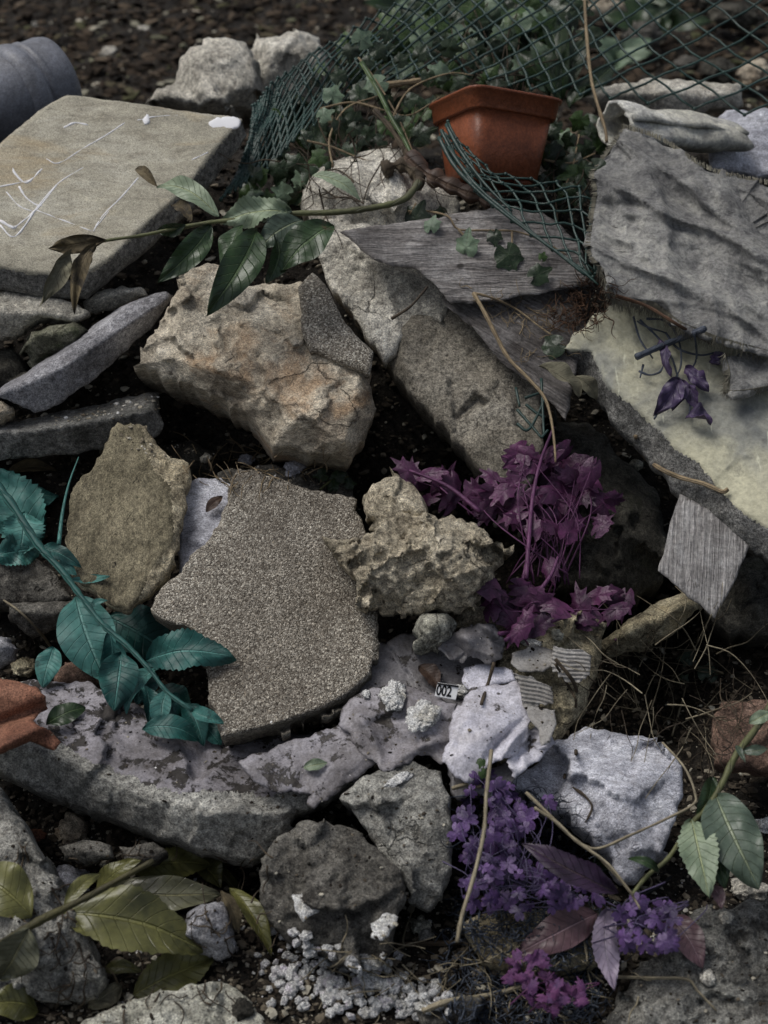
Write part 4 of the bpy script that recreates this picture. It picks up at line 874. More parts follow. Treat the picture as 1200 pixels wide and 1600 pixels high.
def cardboard(pts, dd, label, lines, inner=''):
    cf = None
    if lines:
        sx_, sy_ = lines[2] - lines[0], lines[3] - lines[1]; L_ = math.hypot(sx_, sy_)
        cf = lambda x, y: .0016 * np.sin((-(x - lines[0]) * sy_ / L_ + (y - lines[1]) * sx_ / L_ + 1.5 * np.sin(x / 11)) * 6.283 / 6.2)
    root = R('cardboard', label, 'cardboard', 'card', dd, .004, pts, inner, step=1.8 if lines else 3, jag=2, rough=.002, rs=35, rnd=.001, facet=.003, fn=cf)
    if False:
        mb = MB(); x0, y0, x1, y1, n, gx_, gy_ = lines; build_bvh()
        for i in range(n):
            q = ' '.join('%f,%f' % (x0 + gx_ * i + (x1 - x0) * t + 1.0 * math.sin(t * 6 + i), y0 + gy_ * i + (y1 - y0) * t + 2 * math.sin(t * 4 + i * .5)) for t in (0, .25, .5, .75, 1))
            mb.tube(ln(q, lift=.0006), .0009, seg=4, sub=3)
        mb.build('ridge_line', 'cardline', root)
cardboard('800,1020 830,1008 862,1015 872,1035 850,1050 812,1048 798,1035', -.062, 'smooth pale grey cardboard scrap lying left of the square corrugated one', None)
cardboard('864,1010 900,1014 926,1022 922,1056 905,1066 880,1060 862,1044', -.068, 'small squarish piece of corrugated cardboard on top of the ochre rock', (868, 1018, 920, 1026, 4, -.5, 5))
cardboard('802,1050 835,1060 862,1072 864,1098 840,1104 816,1098 812,1075', -.072, 'corrugated cardboard strip next to the dirty white flap', (816, 1062, 860, 1074, 6, .5, 6.5))
cardboard('816,1098 846,1102 868,1108 870,1130 860,1160 846,1165 842,1140 826,1120', -.074, 'torn tongue of damp grey cardboard pointing down beside the white flap', None)
build_bvh()
# label
def label_():
    cs = [(684, 1066), (717, 1071), (712, 1093), (679, 1087)]; dm = min((hit(x, y)[0] - CAMLOC).length for x in range(680, 718, 4) for y in range(1066, 1094, 4)) - .004
    q = [CAMLOC + Vector(rays(x, y).tolist()).normalized() * dm for x, y in cs]
    root = thing('paper_label', (q[0] + q[2]) / 2, 'small torn paper label printed 002 lying on the crumpled sheet', 'label')
    V = [tuple(v) for v in q] + [tuple(v - Vector((0, 0, .0008))) for v in q]; F = [(0, 1, 2, 3), (4, 7, 6, 5), (0, 4, 5, 1), (1, 5, 6, 2), (2, 6, 7, 3), (3, 7, 4, 0)]
    mk('paper', V, F, M['paper'], root, smooth=False)
    n = (q[3] - q[0]).cross(q[1] - q[0]).normalized()
    if n.dot(CAMLOC - q[0]) < 0: n = -n
    x = (q[1] - q[0]).normalized(); y = n.cross(x)
    tc = bpy.data.curves.new('number', 'FONT'); tc.body = '002'; tc.size = .0135; tc.extrude = .0001; tc.offset = .0003
    to = bpy.data.objects.new('tmp', tc); COL.objects.link(to); bpy.context.view_layer.update()
    me = bpy.data.meshes.new_from_object(to.evaluated_get(bpy.context.evaluated_depsgraph_get())); bpy.data.objects.remove(to)
    o_ = q[3] + x * .0008 + y * .0012 + n * .0004
    V = [tuple(o_ + x * (v.co.x * .72) + y * v.co.y) for v in me.vertices]; mk('number', V, [tuple(p.vertices) for p in me.polygons], M['black'], root, smooth=False)
    mb = MB(); mb.tube([q[0] + y * -.0012 + n * .0006, q[1] + y * -.0012 + n * .0006], .0010, seg=4, sub=2); mb.build('black_bar', 'black', root)
label_()
stone(H(615, 1087, .006), .0155, 'white', 'plaster_lump', 'crumbly white plaster lump on the grey flap, left of the folded one', 'plaster', sq=(1.35, .75, .42), seed=3, lump=.38, sub=5, sc=1.5)
stone(H(662, 1118, .008), .0165, 'white', 'plaster_lump', 'folded white plaster lump in the middle of the grey flap', 'plaster', sq=(.85, 1.15, .45), seed=9, lump=.42, sub=5, sc=1.1)
stone(H(726, 1080, .005), .0115, 'white', 'plaster_lump', 'small white plaster lump right of the printed label', 'plaster', sq=(1.3, .8, .5), seed=12, lump=.5, sub=4, sc=2.0)
stone(H(572, 1084, .003), .0045, 'white', 'plaster_chip', 'tiny white chip at the lower right edge of the concrete slab', 'plaster', sq=(1.3, .8, .5), seed=13)
stone(H(623, 1218, .003), .0105, 'white', 'plaster_chip', 'flat white chip lying on top of the blocky grey rock', 'plaster', sq=(1.4, .5, .25), seed=14)
stone(H(830, 1005, .003), .008, 'white', 'plaster_chip', 'small white chip on top of the ochre rock', 'plaster', sq=(1.2, .7, .5), seed=15)
stone(H(870, 992, .004), .007, 'greenrock', 'pebble', 'rounded pale pebble on top of the ochre rock', 'stone', seed=16)
for x, y, s_, m_, lb, sq in ((112, 1298, .017, 'brown', 'rounded tan pebble in the soil pocket under the long stone', (1, .9, .8)), (108, 1382, .021, 'blue', 'bluish pebble between the long left rock and the olive leaves', (1, 1, .8)),
                         (38, 1043, .012, 'yellow', 'little yellow lichen pebble beside the terracotta tile', (1.2, .9, .8)), (58, 1306, .010, 'terra', 'small orange chip in the soil pocket at left', (.7, 1.1, .5)),
                         (1170, 1390, .013, 'pale', 'white angular pebble below the dark laurel leaf at right', (1.4, .8, .6)), (1134, 1434, .006, 'pale', 'small pale pebble on the rough ground at right', (1, 1, .8)),
                         (1106, 1528, .008, 'pale', 'yellowish white pebble on the broad corner rock', (1, .8, .7)), (658, 1448, .010, 'greenrock', 'small greenish pebble right of the earthy rock', (1, .9, .8)), (666, 1464, .009, 'grey', 'small grey pebble just below the greenish one', (1.2, .8, .8)),
                         (1195, 1290, .010, 'lilac', 'pinkish white pebble at the right edge next to the dark leaf', (1, .8, .8)), (905, 600, .011, 'greenrock', 'pale stone chip lodged beside the edge of the yellow slab', (.8, 1.2, .5)), (994, 726, .009, 'greenrock', 'pale chip in the gap under the edge of the yellow slab', (1, .8, .5)),
                         (322, 716, .007, 'pale', 'pale crumb at the back of the cavity above the blue stone', (1, .8, .7)), (385, 718, .009, 'blue', 'pale bluish crumb in the cavity behind the concrete slab', (1, .9, .6)), (462, 732, .013, 'blue', 'lilac grey crumb in the cavity at the concrete slab top', (1, .8, .7)), (378, 1578, .010, 'dark', 'dark round pebble at the bottom edge next to the speckled rock', (1, 1, .9))):
    stone(H(x, y, .003), s_, m_, 'pebble', lb, 'stone', sq=sq, seed=int(x + y))
# brick-red roof tile fragment
def tile():
    root = thing('roof_tile', P(20, 1120, -.05), 'broken terracotta roof tile with a curved roll at the left edge', 'roof tile')
    def g(x, y): return -.020 * np.exp(-((x * .5 + y - 1165) / 18) ** 2) + .014 * np.exp(-((x * .35 + y - 1130) / 10) ** 2) - .012 * np.exp(-((x * .1 + y - 1085) / 22) ** 2)
    AV, F, V, T, uv = relief('-60,1052 0,1056 30,1062 58,1072 72,1090 74,1106 60,1112 50,1122 75,1142 95,1158 86,1170 70,1162 50,1158 25,1170 0,1180 -60,1195', '', -.075, .014, step=3.5, jag=1.5, rough=.001, rs=30, rnd=.002, fn=g, facet=0, smooth=2)
    mk('tile_body', AV, F, M['terra'], root); reg(V, T)
tile()
# pile of lilac white crumbs
build_bvh()
crs = random.Random(5); spots = []
for k in range(135):
    for _ in range(30):
        t = crs.random(); x = 425 + 250 * t + crs.gauss(0, 10); y = 1508 + 52 * t + crs.gauss(0, 20 if t < .7 else 11)
        if all(math.hypot(x - a, (y - b) * 1.1) > 11.5 for a, b in spots): spots.append((x, y)); break
for k, (x, y) in enumerate(spots):
    lw = 'lilac' if (x < 540 or crs.random() < .5) else 'white'
    s_ = crs.uniform(.0024, .0066) * (1.08 if x > 560 else 1) * (1.5 if k % 11 == 0 else 1)
    stone(H(x, min(1588, y), .005), s_, lw, 'plaster_crumb', ('large ' if s_ > .0075 else 'small ') + {'lilac': 'lilac tinted', 'white': 'pure white'}[lw] + ' plaster crumb in the loose pile at the bottom centre', 'plaster crumb', 'crumbs of white plaster piled at the bottom', sq=(1, crs.uniform(.7, 1), crs.uniform(.6, .9)), seed=k + 40, lump=.42, sub=4, sc=1.2)
build_bvh()
RG = random.Random(21)
def dist(px, py): p, n = hit(px, py); return (p - CAMLOC).length
def at(px, py, d): return CAMLOC + Vector(rays(px, py).tolist()).normalized() * d
def LF(mb, bx, by, tx, ty, w, dz=0.0, lift=.006, hang=None, **kw):
    """a leaf laid over whatever lies under it, from photo point b to t"""
    if hang is not None: B = P(bx, by, hang[0]); T = P(tx, ty, hang[1])
    else:
        n = 7; D = [dist(bx + (tx - bx) * i / n, by + (ty - by) * i / n) for i in range(n + 1)]
        L = math.hypot(tx - bx, ty - by) * .00066; a, b = D[0], D[-1]; m = min(D); a = min(a, m + .35 * L); b = min(b, m + .35 * L)
        v = max(0, max(a + (b - a) * i / n - D[i] for i in range(n + 1))); a -= v + lift + dz; b -= v + lift + dz
        B = at(bx, by, a); T = at(tx, ty, b)
    sc = (B - CAMLOC).length * K; return mb.leaf(B, T, w * sc, rng=RG, **kw)
def leafpart(parent, name, mat, *a, label=None, **kw):
    mb = MB(); LF(mb, *a, **kw); return mb.build(name, mat, parent, label=label)
def leafthing(name, label, mat, *a, cat='leaf', group=None, **kw):
    mb = MB(); LF(mb, *a, **kw); return mb.build(name, mat, None, label, cat, group)
def strand(name, label, mat, pts, r, cat='twig', r1=None, dd=None, lift=.004, group=None, wob=.3, seg=6):
    mb = MB(); mb.tube(ln(pts, dd, lift), r, r1, seg=seg, wob=wob); return mb.build(name, mat, None, label, cat, group)

# ---- teal branch
tb = thing('teal_branch', P(60, 900, -.06), 'branch with teal coloured leaves lying across the left side', 'branch')
MB().tube(ln('-20,738 20,790 60,852 95,890 125,930 160,975 200,1010 235,1048 262,1082 300,1110', -.105), .0042, .0018, seg=8, wob=.4).build('stem', 'tealstem', tb)
for a in ((60, 852, -20, 735, 90, 'teal2', dict(roll=.2, wav=.25, serr=.12, fold=.1)), (64, 850, 2, 800, 72, 'teal', dict(roll=-.3, wav=.25, serr=.15)), (20, 790, 92, 775, 44, 'teal2', dict(roll=.5, wav=.2)), (-10, 870, 66, 860, 50, 'teal', dict(wav=.3, serr=.15)),
          (40, 800, 30, 870, 60, 'teal2', dict(wav=.2, serr=.2)), (62, 855, 128, 888, 26, 'teal', dict(fold=.5)), (85, 880, 120, 900, 20, 'teal2', {}), (108, 905, 172, 900, 16, 'teal2', dict(curl=-.2)), (140, 950, 168, 938, 12, 'teal2', {}),
          (118, 932, 166, 1068, 92, 'teal2', dict(fold=.12, wav=.1)), (168, 965, 278, 1030, 86, 'teal', dict(fold=.2, curl=.15)), (228, 1032, 366, 1026, 66, 'teal', dict(serr=.1, fold=.3, wav=.18)), (170, 985, 160, 1075, 44, 'teal', dict(roll=.5)),
          (190, 1020, 178, 1112, 64, 'teal', dict(fold=.2)), (248, 1044, 196, 1114, 36, 'teal2', dict(roll=-.5, fold=.5)), (240, 1050, 212, 1100, 50, 'teal', dict(fold=.3)), (225, 1070, 232, 1135, 34, 'teal', dict(roll=.6)), (262, 1078, 254, 1148, 36, 'teal2', dict(roll=-.4, fold=.6)),
          (278, 1082, 230, 1140, 34, 'teal', dict(roll=.4)), (290, 1098, 318, 1166, 40, 'teal', dict(fold=.4)), (222, 1140, 312, 1158, 44, 'teal', dict(fold=.15, curl=.3)), (300, 1112, 350, 1130, 26, 'teal2', dict(fold=.6)), (240, 1085, 300, 1130, 56, 'teal', dict(roll=.3, curl=.3)), (318, 1130, 346, 1165, 30, 'teal', {})):
    leafpart(tb, 'leaf', a[5], *a[:5], **a[6])
MB().tube(ln('92,850 98,800 108,755 123,714', -.11), .0022, .0005, seg=5).build('stem', 'teal2', tb)
leafthing('teal_leaf', 'small separate teal leaf lying left of the big one on the branch', 'teal2', 84, 1012, 66, 1074, 42, wav=.15)
strand('straw', 'dry straw leading to the small separate teal leaf', 'straw', '88,1022 60,985 30,955 6,938', .0016, 'straw', .001)

# ---- olive branch
ob = thing('olive_branch', P(120, 1430, -.07), 'branch with olive green leaves across the lower left corner', 'branch')
MB().tube(ln('-30,1500 10,1470 60,1440 100,1420 140,1400 190,1372 240,1345', -.085), .0042, .0022, seg=8, wob=.4).build('stem', 'olivestem', ob)
for a in ((96, 1428, 318, 1486, 104, 'olive', dict(fold=.18, curl=.12, serr=.05)), (160, 1396, 345, 1398, 62, 'olive2', dict(fold=.12, dz=.004)), (200, 1362, 330, 1352, 52, 'olive', dict(fold=.2, dz=.004, serr=.06)), (150, 1400, 222, 1345, 40, 'olive', dict(roll=.4, dz=.002)),
          (300, 1345, 345, 1388, 44, 'olive', dict(fold=.5, roll=.4)), (318, 1342, 362, 1352, 26, 'olive', dict(fold=.6)), (340, 1345, 385, 1400, 26, 'olive', dict(fold=.6, roll=-.4)), (358, 1388, 424, 1494, 36, 'olive', dict(fold=.55, roll=.3)), (50, 1432, -50, 1362, 84, 'olive', dict(fold=.15)),
          (45, 1450, 0, 1530, 74, 'olive2', dict(roll=.5)), (208, 1555, 336, 1498, 66, 'olive', dict(fold=.3, serr=.1)), (160, 1515, 222, 1518, 24, 'olive', {}), (60, 1580, -30, 1572, 56, 'olive', {}), (345, 1392, 372, 1460, 30, 'dead', dict(roll=.6)), (100, 1418, 158, 1365, 26, 'olive', {})):
    leafpart(ob, 'leaf', a[5], *a[:5], **a[6])
leafthing('withered_leaf', 'crumpled pale tan leaf under the olive branch near the bottom', 'deadgrey', 138, 1572, 190, 1540, 44, wav=.3)
leafthing('withered_leaf', 'greyish dark leaf lying flat beside the broken roof tile', 'green3', 72, 1132, 134, 1106, 38, lift=.003, fold=.1)
leafthing('green_leaf', 'small pale green leaf on the long mauve sheet', 'green2', 474, 1200, 512, 1192, 20, lift=.003)

# ---- laurel branch over the brown boulder
lb = thing('laurel_twig', P(400, 360, -.16), 'laurel twig with grey green leaves arching over the brown boulder', 'branch')
MB().tube(ln('655,285 630,312 580,325 520,332 450,334 400,343 340,346 280,356 220,368 165,376 130,386', -.17), .0040, .0014, seg=8, wob=.3).build('stem', 'greenstem', lb)
for a in ((342, 338, 244, 292, 38, 'green2', dict(fold=.3)), (246, 292, 212, 264, 18, 'dead', dict(fold=.5, roll=.4)), (456, 330, 344, 350, 46, 'green2', dict(serr=.15, wav=.25)), (452, 336, 400, 335, 44, 'green2', dict(wav=.25, serr=.1)), (402, 358, 322, 494, 62, 'green3', dict(fold=.4, roll=.25)),
          (330, 352, 246, 442, 44, 'green3', dict(fold=.4, roll=.3)), (474, 344, 404, 392, 48, 'green', dict(fold=.25)), (522, 352, 438, 426, 68, 'green3', dict(fold=.25, roll=-.2)), (428, 362, 418, 442, 44, 'green3', dict(roll=.7, fold=.5)), (380, 352, 355, 440, 44, 'green3', dict(roll=-.6, fold=.5)),
          (488, 274, 564, 314, 26, 'green2', dict(serr=.12, roll=.2)), (290, 352, 245, 360, 24, 'green3', dict(roll=.8)), (300, 345, 268, 322, 24, 'dead', dict(fold=.6)),
          (165, 374, 76, 388, 30, 'dead', dict(fold=.5, wav=.4, roll=.5)), (150, 382, 116, 492, 26, 'dead', dict(fold=.6, wav=.5)), (112, 390, 62, 478, 30, 'deadgrey', dict(fold=.6, wav=.4, roll=.5)), (140, 385, 98, 440, 20, 'dead', dict(roll=.8, wav=.4))):
    q = a[6]; b_ = -.175 + .0; leafpart(lb, 'leaf', a[5], *a[:5], hang=(b_, b_ + .015), **q)
# ---- laurel branch right
rb = thing('laurel_branch', P(1120, 1250, -.05), 'stem with large dark green laurel leaves at the lower right', 'branch')
MB().tube(ln('1215,1085 1180,1140 1150,1180 1128,1225 1105,1262 1078,1290 1045,1340 1010,1370 985,1402', -.075), .0036, .0016, seg=8, wob=.3).build('stem', 'greenstem', rb)
for a in ((1118, 1242, 1186, 1388, 88, 'green', dict(fold=.15, curl=.15)), (1080, 1280, 1108, 1402, 58, 'green2', dict(serr=.1, fold=.2)), (1112, 1215, 1086, 1288, 40, 'green3', dict(roll=.6, dz=-.01)), (1100, 1290, 1132, 1390, 48, 'green3', dict(dz=-.012)), (1030, 1364, 980, 1342, 16, 'green3', dict(curl=.5, fold=.5)),
          (1112, 1385, 1128, 1420, 22, 'mauve', dict(dz=-.01)), (1160, 1175, 1200, 1170, 18, 'green', {}), (1150, 1165, 1165, 1192, 10, 'green', {}), (1170, 1130, 1205, 1112, 22, 'green2', {})):
    q = dict(a[6]); z_ = q.pop('dz', 0); leafpart(rb, 'leaf', a[5], *a[:5], hang=(-.075 - z_, -.08 - z_), **q)
# ---- loose mauve and plum leaves
for x in (('mauve_leaf', 'broad brownish mauve leaf, left of the pale lilac one', 'mauve', (932, 1428, 806, 1492, 62), dict(fold=.12)),
          ('mauve_leaf', 'pale lilac narrow leaf hanging between two brownish mauve ones', 'mauvepale', (948, 1420, 960, 1548, 40), dict(wav=.3, serr=.12, fold=.2, dz=.008)),
          ('mauve_leaf', 'brownish mauve leaf right of the purple tuft', 'mauve', (1042, 1432, 1098, 1514, 52), dict(fold=.2)),
          ('plum_leaf', 'long dark plum leaf pointing into the purple clover', 'plum', (965, 1396, 815, 1318, 46), dict(fold=.35, hang=(-.09, -.115), serr=.05))):
    leafthing(x[0], x[1], x[2], *x[3], **x[4])
leafthing('withered_leaf', 'rust brown dead leaf bent above the printed label', 'rust', 655, 1040, 684, 1078, 34, fold=.4, roll=.3, lift=.003)
leafthing('withered_leaf', 'curled grey dead leaf under the tip of the lower board', 'deadgrey', 842, 572, 906, 620, 40, fold=.7, roll=.5, lift=.012)
leafthing('withered_leaf', 'small pale curled leaf against the edge of the yellow slab', 'deadgrey', 898, 588, 932, 624, 28, fold=.5, lift=.012)
leafthing('rust_leaf', 'little rust brown leaf behind the top left of the concrete slab', 'rust', 322, 800, 348, 776, 18)
leafthing('withered_leaf', 'dry grey leaf edge above the teal leaves at the left side', 'dead', 10, 738, 88, 735, 24, fold=.6)

# ---- ivy
def ivythings(name, label, items, stem=None, mat='ivy', smat='vine', sr=.0014, dd=None):
    pts = [H(x, y, .01) if dd is None else P(x, y, dd) for x, y, *_ in items]; c = sum(pts, Vector()) / len(pts)
    root = thing(name, c, label, 'ivy')
    for s_ in (stem or []): MB().tube(ln(s_, dd, .007), sr, sr * .6, seg=6, wob=.4).build('stem', smat, root)
    for (x, y, r, *m), p in zip(items, pts):
        r *= 1.3
        N = (CAMLOC - p).normalized() + Vector((RG.uniform(-.5, .5), RG.uniform(-.3, .3), RG.uniform(0, .7)))
        mb = MB(); mb.polar(p, N, r * K * (p - CAMLOC).length, RG.uniform(0, 6.28), 'ivy', cup=.3, rng=RG); mb.build('leaf', m[0] if m else mat, root)
    return root
ivythings('ivy', 'ivy trailing with pale roots over the upper grey board', [(650, 340, 24), (674, 352, 17, 'ivypale'), (728, 386, 24, 'ivypale'), (794, 398, 27), (772, 368, 15), (840, 430, 21), (848, 402, 9, 'ivybright'), (690, 332, 12)],
          ['638,330 668,330 700,338 716,358 760,360 808,362 850,378 885,398', '650,318 640,335', '716,358 735,380', '800,362 800,390'])
ivythings('ivy', 'single dark ivy leaf on a vine over the lower board', [(866, 540, 24)], ['742,458 770,466 805,482 840,508 862,524'])
upper = [(565, 62, 20, 'ivypale'), (590, 78, 17), (548, 78, 16), (605, 52, 13), (590, 130, 22, 'ivypale'), (560, 148, 18), (520, 150, 20, 'ivypale'), (505, 180, 15, 'ivypale'), (532, 196, 18), (500, 245, 17, 'ivybright'), (518, 262, 14), (575, 208, 14), (545, 232, 16),
         (655, 212, 22), (640, 155, 16), (668, 118, 14), (690, 112, 18, 'ivypale'), (620, 190, 13), (720, 130, 16), (575, 96, 13), (605, 160, 15), (480, 215, 14), (560, 260, 13), (600, 290, 12), (530, 120, 16), (625, 95, 14), (655, 85, 15), (700, 75, 18)]
ivythings('ivy', 'tangle of ivy leaves and stems behind the pale boulder, left of the pot', upper,
          ['560,90 590,130 620,180 640,225 655,265', '500,170 550,160 600,172 640,180 690,150', '480,220 520,230 570,250 620,262', '520,262 515,215 540,170 590,150', '610,190 640,140 700,115 740,118', '530,300 580,270 640,265'], dd=-.03)
gs = thing('green_shoot', P(640, 250, -.05), 'upright shoot with green and brown stems left of the pot', 'plant')
MB().tube(ln('565,98 590,140 612,185 635,225 650,262', -.06), .0030, .0022, seg=8).build('stem', 'ivybright', gs)
MB().tube(ln('585,172 610,200 632,235 648,262', -.065), .0034, .0030, seg=8, wob=.5).build('stem', 'twig', gs)
MB().tube(ln('600,265 625,258 650,270 655,285 640,302', -.07), .008, .005, seg=8, wob=1.2).build('stump', 'twig', gs)
strand('rotten_branch', 'thick brown rotten branch lying in front of the pot foot', 'rust', '640,245 670,272 710,292 750,308 790,322', .0105, 'branch', .008, dd=-.075, wob=.8, seg=12)
ivythings('green_leaves', 'cluster of green ivy leaves in the gap right of the pot', [(868, 240, 20), (895, 255, 22), (915, 232, 18), (880, 275, 20), (905, 290, 16, 'ivypale'), (850, 282, 14), (930, 262, 16), (885, 215, 14, 'ivypale'), (900, 310, 14), (925, 205, 14), (868, 195, 14)], ['850,250 890,255 930,240', '880,300 895,260 905,210'], dd=-.0)
ivythings('ivy', 'little green leafy sprig behind the top of the concrete slab', [(505, 742, 13), (528, 745, 14), (545, 755, 12), (520, 760, 12), (535, 735, 9)], ['500,765 520,750 545,745'], smat='greenstem')
ivythings('ivy', 'two round grey green leaves over the dark soil at right', [(1076, 1028, 16, 'green'), (1106, 1052, 20, 'green'), (1068, 1062, 9, 'green3')], ['948,1020 1000,1026 1050,1028', '1050,1150 1070,1080 1078,1030 1112,960'], smat='straw', sr=.0011)
ivythings('sprig', 'few bright green leaves at the top of the purple clover', [(752, 1190, 9, 'ivybright'), (755, 1208, 10, 'ivybright'), (935, 1345, 11, 'ivybright'), (965, 1368, 9, 'ivybright'), (994, 1396, 12, 'green2'), (945, 1360, 8, 'ivybright')], ['752,1225 756,1205 752,1185'], smat='greenstem', sr=.0008)

# ---- small leafy plants
def plant(name, label, cat, poly, n, size, kind, mats, smat, origin, dd, nstem, up=.5, sm=.0009, parts=60):
    poly = np.array([[float(c) for c in q.split(',')] for q in poly.split()]); lo, hi = poly.min(0), poly.max(0); o = P(*origin, dd)
    root = thing(name, o, label, cat); st = MB(); k = 0; bunch = []
    while k < n:
        x, y = RG.uniform(lo[0], hi[0]), RG.uniform(lo[1], hi[1])
        if not inpoly(np.array([[x, y]]), poly)[0]: continue
        d = dist(x, y); d0 = np.interp(y, DT[0], DT[1]) + dd; q = min(d - .006, d0 + RG.uniform(-.03, .035)); p = at(x, y, q)
        N = (CAMLOC - p).normalized() + Vector((RG.uniform(-.8, .8), RG.uniform(-.6, .6), RG.uniform(-.2, 1.0)))
        mb = MB(); mb.polar(p, N, RG.uniform(*size) * K * q, RG.uniform(0, 6.28), kind, cup=RG.uniform(.1, .6), rng=RG); bunch.append((q, mb)); k += 1
        if k < nstem:
            o2 = Vector(o) + Vector((RG.gauss(0, .02), RG.gauss(0, .01), RG.uniform(-.02, .01))); m = (o2 + p) / 2 + Vector((RG.gauss(0, .012), -.004, RG.uniform(0, .02))); st.tube([o2, m, p], sm * RG.uniform(.7, 1.3), sm * .6, seg=4, sub=5)
    bunch.sort(key=lambda a: a[0])
    for i, (q, mb) in enumerate(bunch[:parts]): mb.build('leaf', mats[i % len(mats)], root)
    rest = {}
    for i, (q, mb) in enumerate(bunch[parts:]):
        r_ = rest.setdefault('a', MB()); b = len(r_.V); r_.V += mb.V; r_.U += mb.U; r_.F += [tuple(b + v for v in f) for f in mb.F]
    for r_ in rest.values(): r_.build('foliage', mats[-1], root, kind='stuff')
    if nstem: st.build('stems', smat, root, kind='stuff')
    return root
mp = plant('magenta_plant', 'leafy plant with dark magenta leaves growing out of the dark cavity', 'plant', '690,745 720,740 780,745 810,700 870,690 920,730 965,785 950,820 900,840 905,900 870,890 850,900 850,850 800,830 740,790', 64, (19, 34), 'herb', ['magenta', 'magenta', 'magenta', 'magenta'], 'magstem', (840, 900), -.015, 26, parts=92)
for s_ in ('822,905 826,850 832,780 845,720 865,668', '800,975 812,930 822,880', '830,940 860,900 872,870', '750,800 700,760 640,735'): MB().tube(ln(s_, -.055), .0026, .0014, seg=6).build('stem', 'magstem', mp)
mp2 = plant('magenta_plant', 'lower sprig of magenta leaves resting on the ochre rock', 'plant', '755,905 820,915 860,925 880,955 850,985 800,985 755,965', 22, (22, 36), 'herb', ['magenta'], 'magstem', (830, 975), -.06, 10)
for s_ in ('780,990 830,985 880,965 930,962 955,985 962,1000', '790,1000 830,975 860,960'): MB().tube(ln(s_, None, .008), .0022, .0012, seg=6).build('stem', 'magstem', mp2)
plant('magenta_plant', 'dim magenta sprig reaching right above the ochre stones in the hollow', 'plant', '905,935 1000,915 1000,955 960,965 940,990 910,975', 9, (20, 32), 'herb', ['magenta'], 'magstem', (900, 960), -.0, 7)
plant('magenta_plant', 'few magenta leaves in the dark between the brown boulder and mortar', 'plant', '632,728 700,738 715,790 680,792 650,760', 8, (22, 34), 'herb', ['magenta'], 'magstem', (720, 800), -.0, 5)
cl = plant('purple_clover', 'dense clump of small purple clover leaves left of the blue grey stone', 'plant', '715,1250 750,1205 800,1225 850,1235 862,1258 830,1280 815,1330 870,1360 930,1390 930,1415 850,1420 800,1430 740,1410 712,1350', 98, (10, 21), 'clover', ['purple'], 'purplestem', (800, 1380), -.055, 60, sm=.0006, parts=99)
plant('purple_tuft', 'small tuft of purple leaves and stems between the mauve leaves', 'plant', '965,1420 1010,1405 1055,1425 1058,1470 1030,1500 985,1490 960,1460', 34, (12, 19), 'clover', ['purple'], 'purplestem', (1005, 1420), -.045, 34, sm=.0008)
plant('pink_petals', 'lump of pinkish purple ruffled petals near the bottom edge', 'plant', '785,1520 800,1490 845,1485 862,1520 920,1540 925,1575 870,1585 835,1570 800,1545', 60, (8, 15), 'herb', ['pinklump'], 'magstem', (850, 1560), -.035, 8)
pb = thing('purple_leaves', P(1070, 620, -.12), 'withered purple leaves and curly stems on the yellow slab', 'plant')
for a in ((1060, 590, 1022, 648, 36), (1066, 592, 1050, 640, 30), (1070, 575, 1108, 612, 26), (1078, 600, 1092, 640, 24), (1072, 650, 1112, 662, 30), (1042, 540, 1050, 590, 20), (1055, 600, 1078, 625, 26), (1030, 530, 1045, 560, 14)):
    leafpart(pb, 'leaf', 'purple2', *a, fold=.6, roll=RG.uniform(-.8, .8), wav=.3, lift=.012)
for s_ in ('1000,500 1030,530 1050,560 1062,600', '1010,498 1040,502 1060,530 1064,570 1050,600', '990,495 1000,530 1020,560', '1040,520 1060,545 1095,555 1120,550', '1085,520 1088,560 1075,585', '1062,600 1078,625 1076,652', '998,580 1015,586 1032,580 1040,560', '1005,570 1000,590', '960,470 1000,505 1040,520', '1030,640 1022,655'):
    MB().tube(ln(s_, None, .012), .0014, .0009, seg=5, wob=.4).build('stem', 'bluefibre', pb)
strand('stick', 'straight grey green stick poking out under the felt', 'bluefibre', '994,558 1030,542 1065,528 1100,514', .0034, 'stick', .0036, lift=.022)
stone(H(1122, 560, .012), .010, 'purple2', 'purple_bud', 'round pale purple bud beside the small felt tuft', 'bud', seed=5, lump=.3)
strand('root', 'rusty root twig along the underside of the felt fringe', 'root', '962,462 1010,478 1060,508 1110,536', .0018, 'root', lift=.01)

plant('ivy_mass', 'dense dark ivy growing under the left part of the netting behind the laurel twig', 'ivy', '400,215 470,130 560,60 650,80 700,120 680,200 640,230 560,225 500,240 480,300 430,335 370,330', 120, (17, 32), 'ivy', ['ivy', 'ivy', 'ivypale', 'ivy', 'ivybright'], 'twig', (540, 280), .05, 46, sm=.001, parts=99)
plant('ivy_mass', 'ivy and weeds seen through the mesh above the pot', 'ivy', '600,20 700,-10 900,-10 930,60 900,140 700,125 620,100', 95, (18, 34), 'ivy', ['ivy', 'ivybright', 'ivypale', 'ivy'], 'twig', (780, 150), .12, 30, sm=.0012, parts=99)
plant('ivy_mass', 'shaded ivy leaves between the pot and the felt cloth', 'ivy', '850,200 930,170 945,230 925,300 880,320 845,290', 30, (18, 30), 'ivy', ['ivy', 'ivy', 'ivybright'], 'twig', (890, 320), .02, 14, sm=.001)

